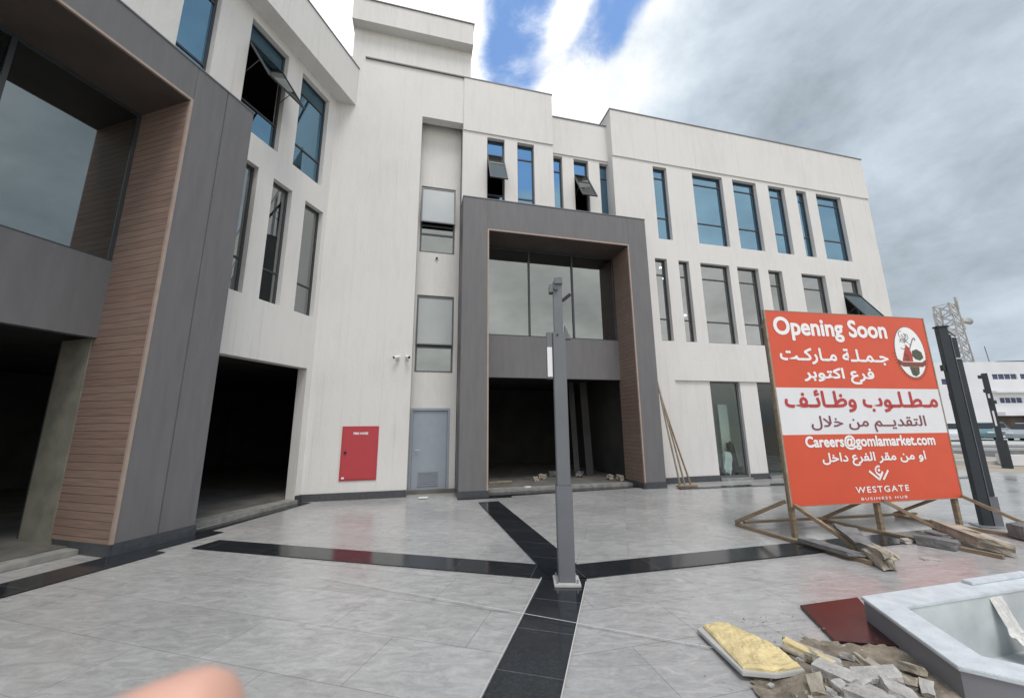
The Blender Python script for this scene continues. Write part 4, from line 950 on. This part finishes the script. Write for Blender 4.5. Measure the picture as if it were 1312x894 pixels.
# white bag and dark bundle behind the shop glass
rock('plastic_bag', 'white', (.24, .12, .62), WA(11.50, .36, .086), (0, .05, .4), 77, 'white plastic bag standing behind the ground floor shop glass', None, .28, 3, 'bag')
rock('cloth_bundle', 'black', (.18, .12, .85), WA(11.74, .36, .086), (0, -.2, .4), 78, 'dark bundle leaning beside the white bag behind shop glass', None, .22, 3, 'bundle')

# ------------------------------------------------------------------ beyond the plaza
def far_block():
    o = empty('commercial_building', (58, 48, 0), 0, 'long low white commercial building with blue window bands across the street', 'building')
    T = lambda x, y, z: Vector((x - 58, y - 48, z))
    m = MB(T); m.panel(44, 90, 2.35, 9.0, 48, 48.3, [(60.2, 63.3, 6.80, 7.45), (63.7, 67, 6.80, 7.45), (60.4, 63.2, 3.85, 4.5), (63.9, 67, 3.85, 4.5), (53.7, 54.7, 6.2, 6.9), (54.2, 55.2, 4.3, 5.1), (70, 74, 6.80, 7.45), (70, 74, 3.85, 4.5), (48, 51, 6.80, 7.45), (48, 51, 3.85, 4.5)])
    m.box((44, 48.3, 0), (44.3, 62, 9.0)); m.box((89.7, 48.3, 0), (90, 62, 9.0)); m.box((44, 61.7, 0), (90, 62, 9.0)); m.box((44.3, 48.3, 8.5), (89.7, 61.7, 8.7))
    m.box((44, 48, 0), (59, 48.3, 2.349))
    m.build('wall', 'bg_white', o)
    m = MB(T); m.box((59.5, 47.4, 5.1), (90, 47.99, 5.35)); m.box((59.5, 47.1, 2.3), (90, 47.99, 2.75)); m.build('canopy', 'bg_white', o)
    for i, (a, b, c, d) in enumerate([(60.2, 63.3, 6.80, 7.45), (63.7, 67, 6.80, 7.45), (60.4, 63.2, 3.85, 4.5), (63.9, 67, 3.85, 4.5), (53.7, 54.7, 6.2, 6.9), (54.2, 55.2, 4.3, 5.1), (70, 74, 6.80, 7.45), (70, 74, 3.85, 4.5), (48, 51, 6.80, 7.45), (48, 51, 3.85, 4.5)]):
        m = MB(T); m.box((a, 48.12, c), (b, 48.18, d)); w = m.build('window', 'bg_glass', o)
        m = MB(T); k = max(1, round((b - a) / .75))
        for q in range(k + 1): x = a + (b - a) * q / k; m.box((x - .03, 48.06, c), (x + .03, 48.119, d))
        m.build('mullion', 'bg_white', w)
    m = MB(T); m.box((59, 48.6, 0), (90, 48.9, 2.3)); m.build('shopfront', 'bg_dark', o)
    m = MB(T)
    for x in (59.2, 63.5, 67.8, 72): m.box((x, 48, 0), (x + .35, 48.4, 2.3))
    m.build('column', 'bg_white', o)
    m = MB(T); m.add([(62, 50, 9.0), (90, 50, 9.0), (90, 56, 9.0), (62, 56, 9.0), (64, 50, 9.4), (90, 50, 9.8), (90, 56, 9.8), (64, 56, 9.4)], [(0, 3, 2, 1), (4, 5, 6, 7), (0, 1, 5, 4), (1, 2, 6, 5), (2, 3, 7, 6), (3, 0, 4, 7)]); m.build('roof_canopy', 'post_dark', o)
    m = MB(T); m.tube([(62.2, 49.5, 8.7), (62.05, 49.5, 11.3)], .05, 6); m.build('antenna', 'coping', o)
far_block()
def mast():
    o = empty('lattice_tower', (67.5, 57.5, -.05), R(20), 'weathered lattice telecom tower with antennas rising behind the white building', 'tower')
    H, w0, w1 = 19.4, 1.5, .95; m = MB()
    cr = [(-1, -1), (1, -1), (1, 1), (-1, 1)]
    P = lambda c, z: (c[0] * (w0 + (w1 - w0) * z / H), c[1] * (w0 + (w1 - w0) * z / H), z)
    for c in cr: m.bar(P(c, 0), P(c, H), .16, .16)
    m.build('leg_frame', 'lattice', o)
    m = MB(); n = 13
    for k in range(n):
        za, zb = H * k / n, H * (k + 1) / n
        for a, b in zip(cr, cr[1:] + cr[:1]): m.bar(P(a, za), P(b, zb), .09, .09); m.bar(P(b, za), P(a, zb), .09, .09); m.bar(P(a, zb), P(b, zb), .09, .09)
    m.build('bracing', 'lattice', o)
    for x, y, z in ((1.9, -.8, 15.5), (-1.3, -1.0, 17.6), (.6, -1.1, 18.6), (-1.2, .9, 16.4)):
        m = MB(); m.box((x - .2, y - .12, z), (x + .2, y + .12, z + 1.9)); m.build('antenna_panel', 'lattice', o, bevel=.03)
    m = MB(); m.tube([(1.0, -.6, 16.4), (2.2, -.9, 16.7)], .08, 6); m.tube([(2.1, -.9, 16.7), (2.75, -1.2, 16.85)], [.12, .55], 14); m.build('dish', 'lattice', o)
mast()
def car(loc, rz, col, label):
    mt = simple('car_paint_' + str(len(bpy.data.materials)), col, .3, var=.03)
    o = empty('parked_car', loc, rz, label, 'car', 'cars parked across the street')
    def loft(prof, hw, inset, name, mats, z0=0):
        m = MB(); n = len(prof)
        vs = [(x, -hw + inset(z), z) for x, z in prof] + [(x, hw - inset(z), z) for x, z in prof]
        m.add(vs, [tuple(range(n)), tuple(range(2 * n - 1, n - 1, -1))] + [(i, (i + 1) % n, n + (i + 1) % n, n + i) for i in range(n)])
        return m.build(name, mats, o, bevel=.04)
    loft([(-2.15, .30), (-2.2, .62), (-2.05, .90), (-1.2, .98), (.95, .98), (1.95, .80), (2.18, .58), (2.15, .28)], .86, lambda z: .0, 'body', mt)
    loft([(-1.75, .97), (-1.15, 1.42), (.25, 1.44), (1.05, .97)], .80, lambda z: (z - .97) * .30, 'window_band', 'car_glass')
    loft([(-1.22, 1.40), (-1.0, 1.47), (.15, 1.48), (.32, 1.42)], .66, lambda z: .0, 'roof', mt)
    for x in (-1.35, 1.32):
        for y in (-.80, .80):
            m = MB(); m.tube([(x, y - .1, .32), (x, y + .1, .32)], .32, 18); w = m.build('wheel', 'tyre', o)
            m = MB(); s = 1 if y > 0 else -1; m.tube([(x, y + s * .101, .32), (x, y + s * .11, .32)], .19, 12); m.build('rim', 'galv', w)
    for y in (-.6, .6):
        m = MB(); m.box((2.06, y - .18, .62), (2.2, y + .18, .74)); m.build('headlight', 'white', o)
car((42.6, 32.4, .0), R(205), (.30, .34, .35), 'silver grey saloon parked nearest the photo edge across the street')
car((46.8, 38.2, .06), R(216), (.22, .25, .26), 'dull grey car behind the far plaza lamp post')
car((40.8, 34.4, .06), R(220), (.12, .22, .24), 'teal car parked right of the tall dark lamp post')
car((37.0, 33.2, .06), R(226), (.62, .63, .64), 'white car seen between the billboard and the tall dark lamp post')
def low_wall():
    o = empty('low_wall', (18.4, 15.6, -.05), R(-14), 'low white street planter wall with a dark top beyond the plaza', 'low wall')
    m = MB(); m.box((.6, -.3, 0), (9, .3, .42)); m.build('wall', 'bg_white', o, bevel=.02)
    m = MB(); m.box((.7, -.2, .42), (8.9, .2, .56)); m.build('dark_band', 'rubble3', o)
low_wall()

# ------------------------------------------------------------------ the photographer's hand at the lens
def hand():
    cm = cam.matrix_world
    P = lambda x, y, d: tuple(cm @ Vector((x, y, -d)))
    chains = {
        'index': [((-.100, -.088, .030), .0105), ((-.078, -.071, .045), .0092), ((-.0640, -.0640, .0560), .0098), ((-.0505, -.0585, .0585), .0090), ((-.0425, -.0560, .0590), .0074)],
        'middle': [((-.110, -.103, .020), .0105), ((-.085, -.105, .045), .0092), ((-.080, -.118, .062), .0082), ((-.088, -.128, .056), .007)],
        'ring': [((-.120, -.118, .012), .0100), ((-.094, -.124, .038), .0088), ((-.092, -.137, .053), .0078), ((-.100, -.145, .046), .0066)],
        'little': [((-.128, -.132, .004), .0090), ((-.106, -.142, .028), .0076), ((-.106, -.152, .040), .0068), ((-.113, -.158, .034), .0056)],
        'thumb': [((-.135, -.085, -.010), .0120), ((-.108, -.080, .004), .0105), ((-.085, -.085, .018), .0092), ((-.072, -.090, .026), .0075)],
    }
    verts = [(-.150, -.120, -.020), (-.175, -.150, -.050), (-.21, -.22, -.10), (-.26, -.36, -.19)]; rad = [.026, .024, .026, .034]; edges = [(0, 1), (1, 2), (2, 3)]
    for ch in chains.values():
        prev = 0
        for p, r in ch: verts.append(p); rad.append(r); edges.append((prev, len(verts) - 1)); prev = len(verts) - 1
    me = bpy.data.meshes.new('hand'); me.from_pydata([P(*v) for v in verts], edges, [])
    o = bpy.data.objects.new('hand', me); COL.objects.link(o)
    sk = o.modifiers.new('skin', 'SKIN'); sb = o.modifiers.new('sub', 'SUBSURF'); sb.levels = 2; sb.render_levels = 2
    lay = me.skin_vertices[0].data if me.skin_vertices else None
    if lay is None:
        bpy.context.view_layer.objects.active = o; me.attributes; 
    for i, d in enumerate(me.skin_vertices[0].data): d.radius = (rad[i], rad[i]); d.use_root = (i == 0)
    bpy.context.view_layer.update()
    m2 = bpy.data.meshes.new_from_object(o.evaluated_get(bpy.context.evaluated_depsgraph_get()))
    bpy.data.objects.remove(o); m2.name = 'hand'; m2.materials.clear(); m2.materials.append(MT['skin'])
    for p in m2.polygons: p.use_smooth = True
    h = bpy.data.objects.new('hand', m2); COL.objects.link(h)
    tag(h, 'blurred fingertip of the photographer\'s hand at the bottom left', 'hand')
hand()
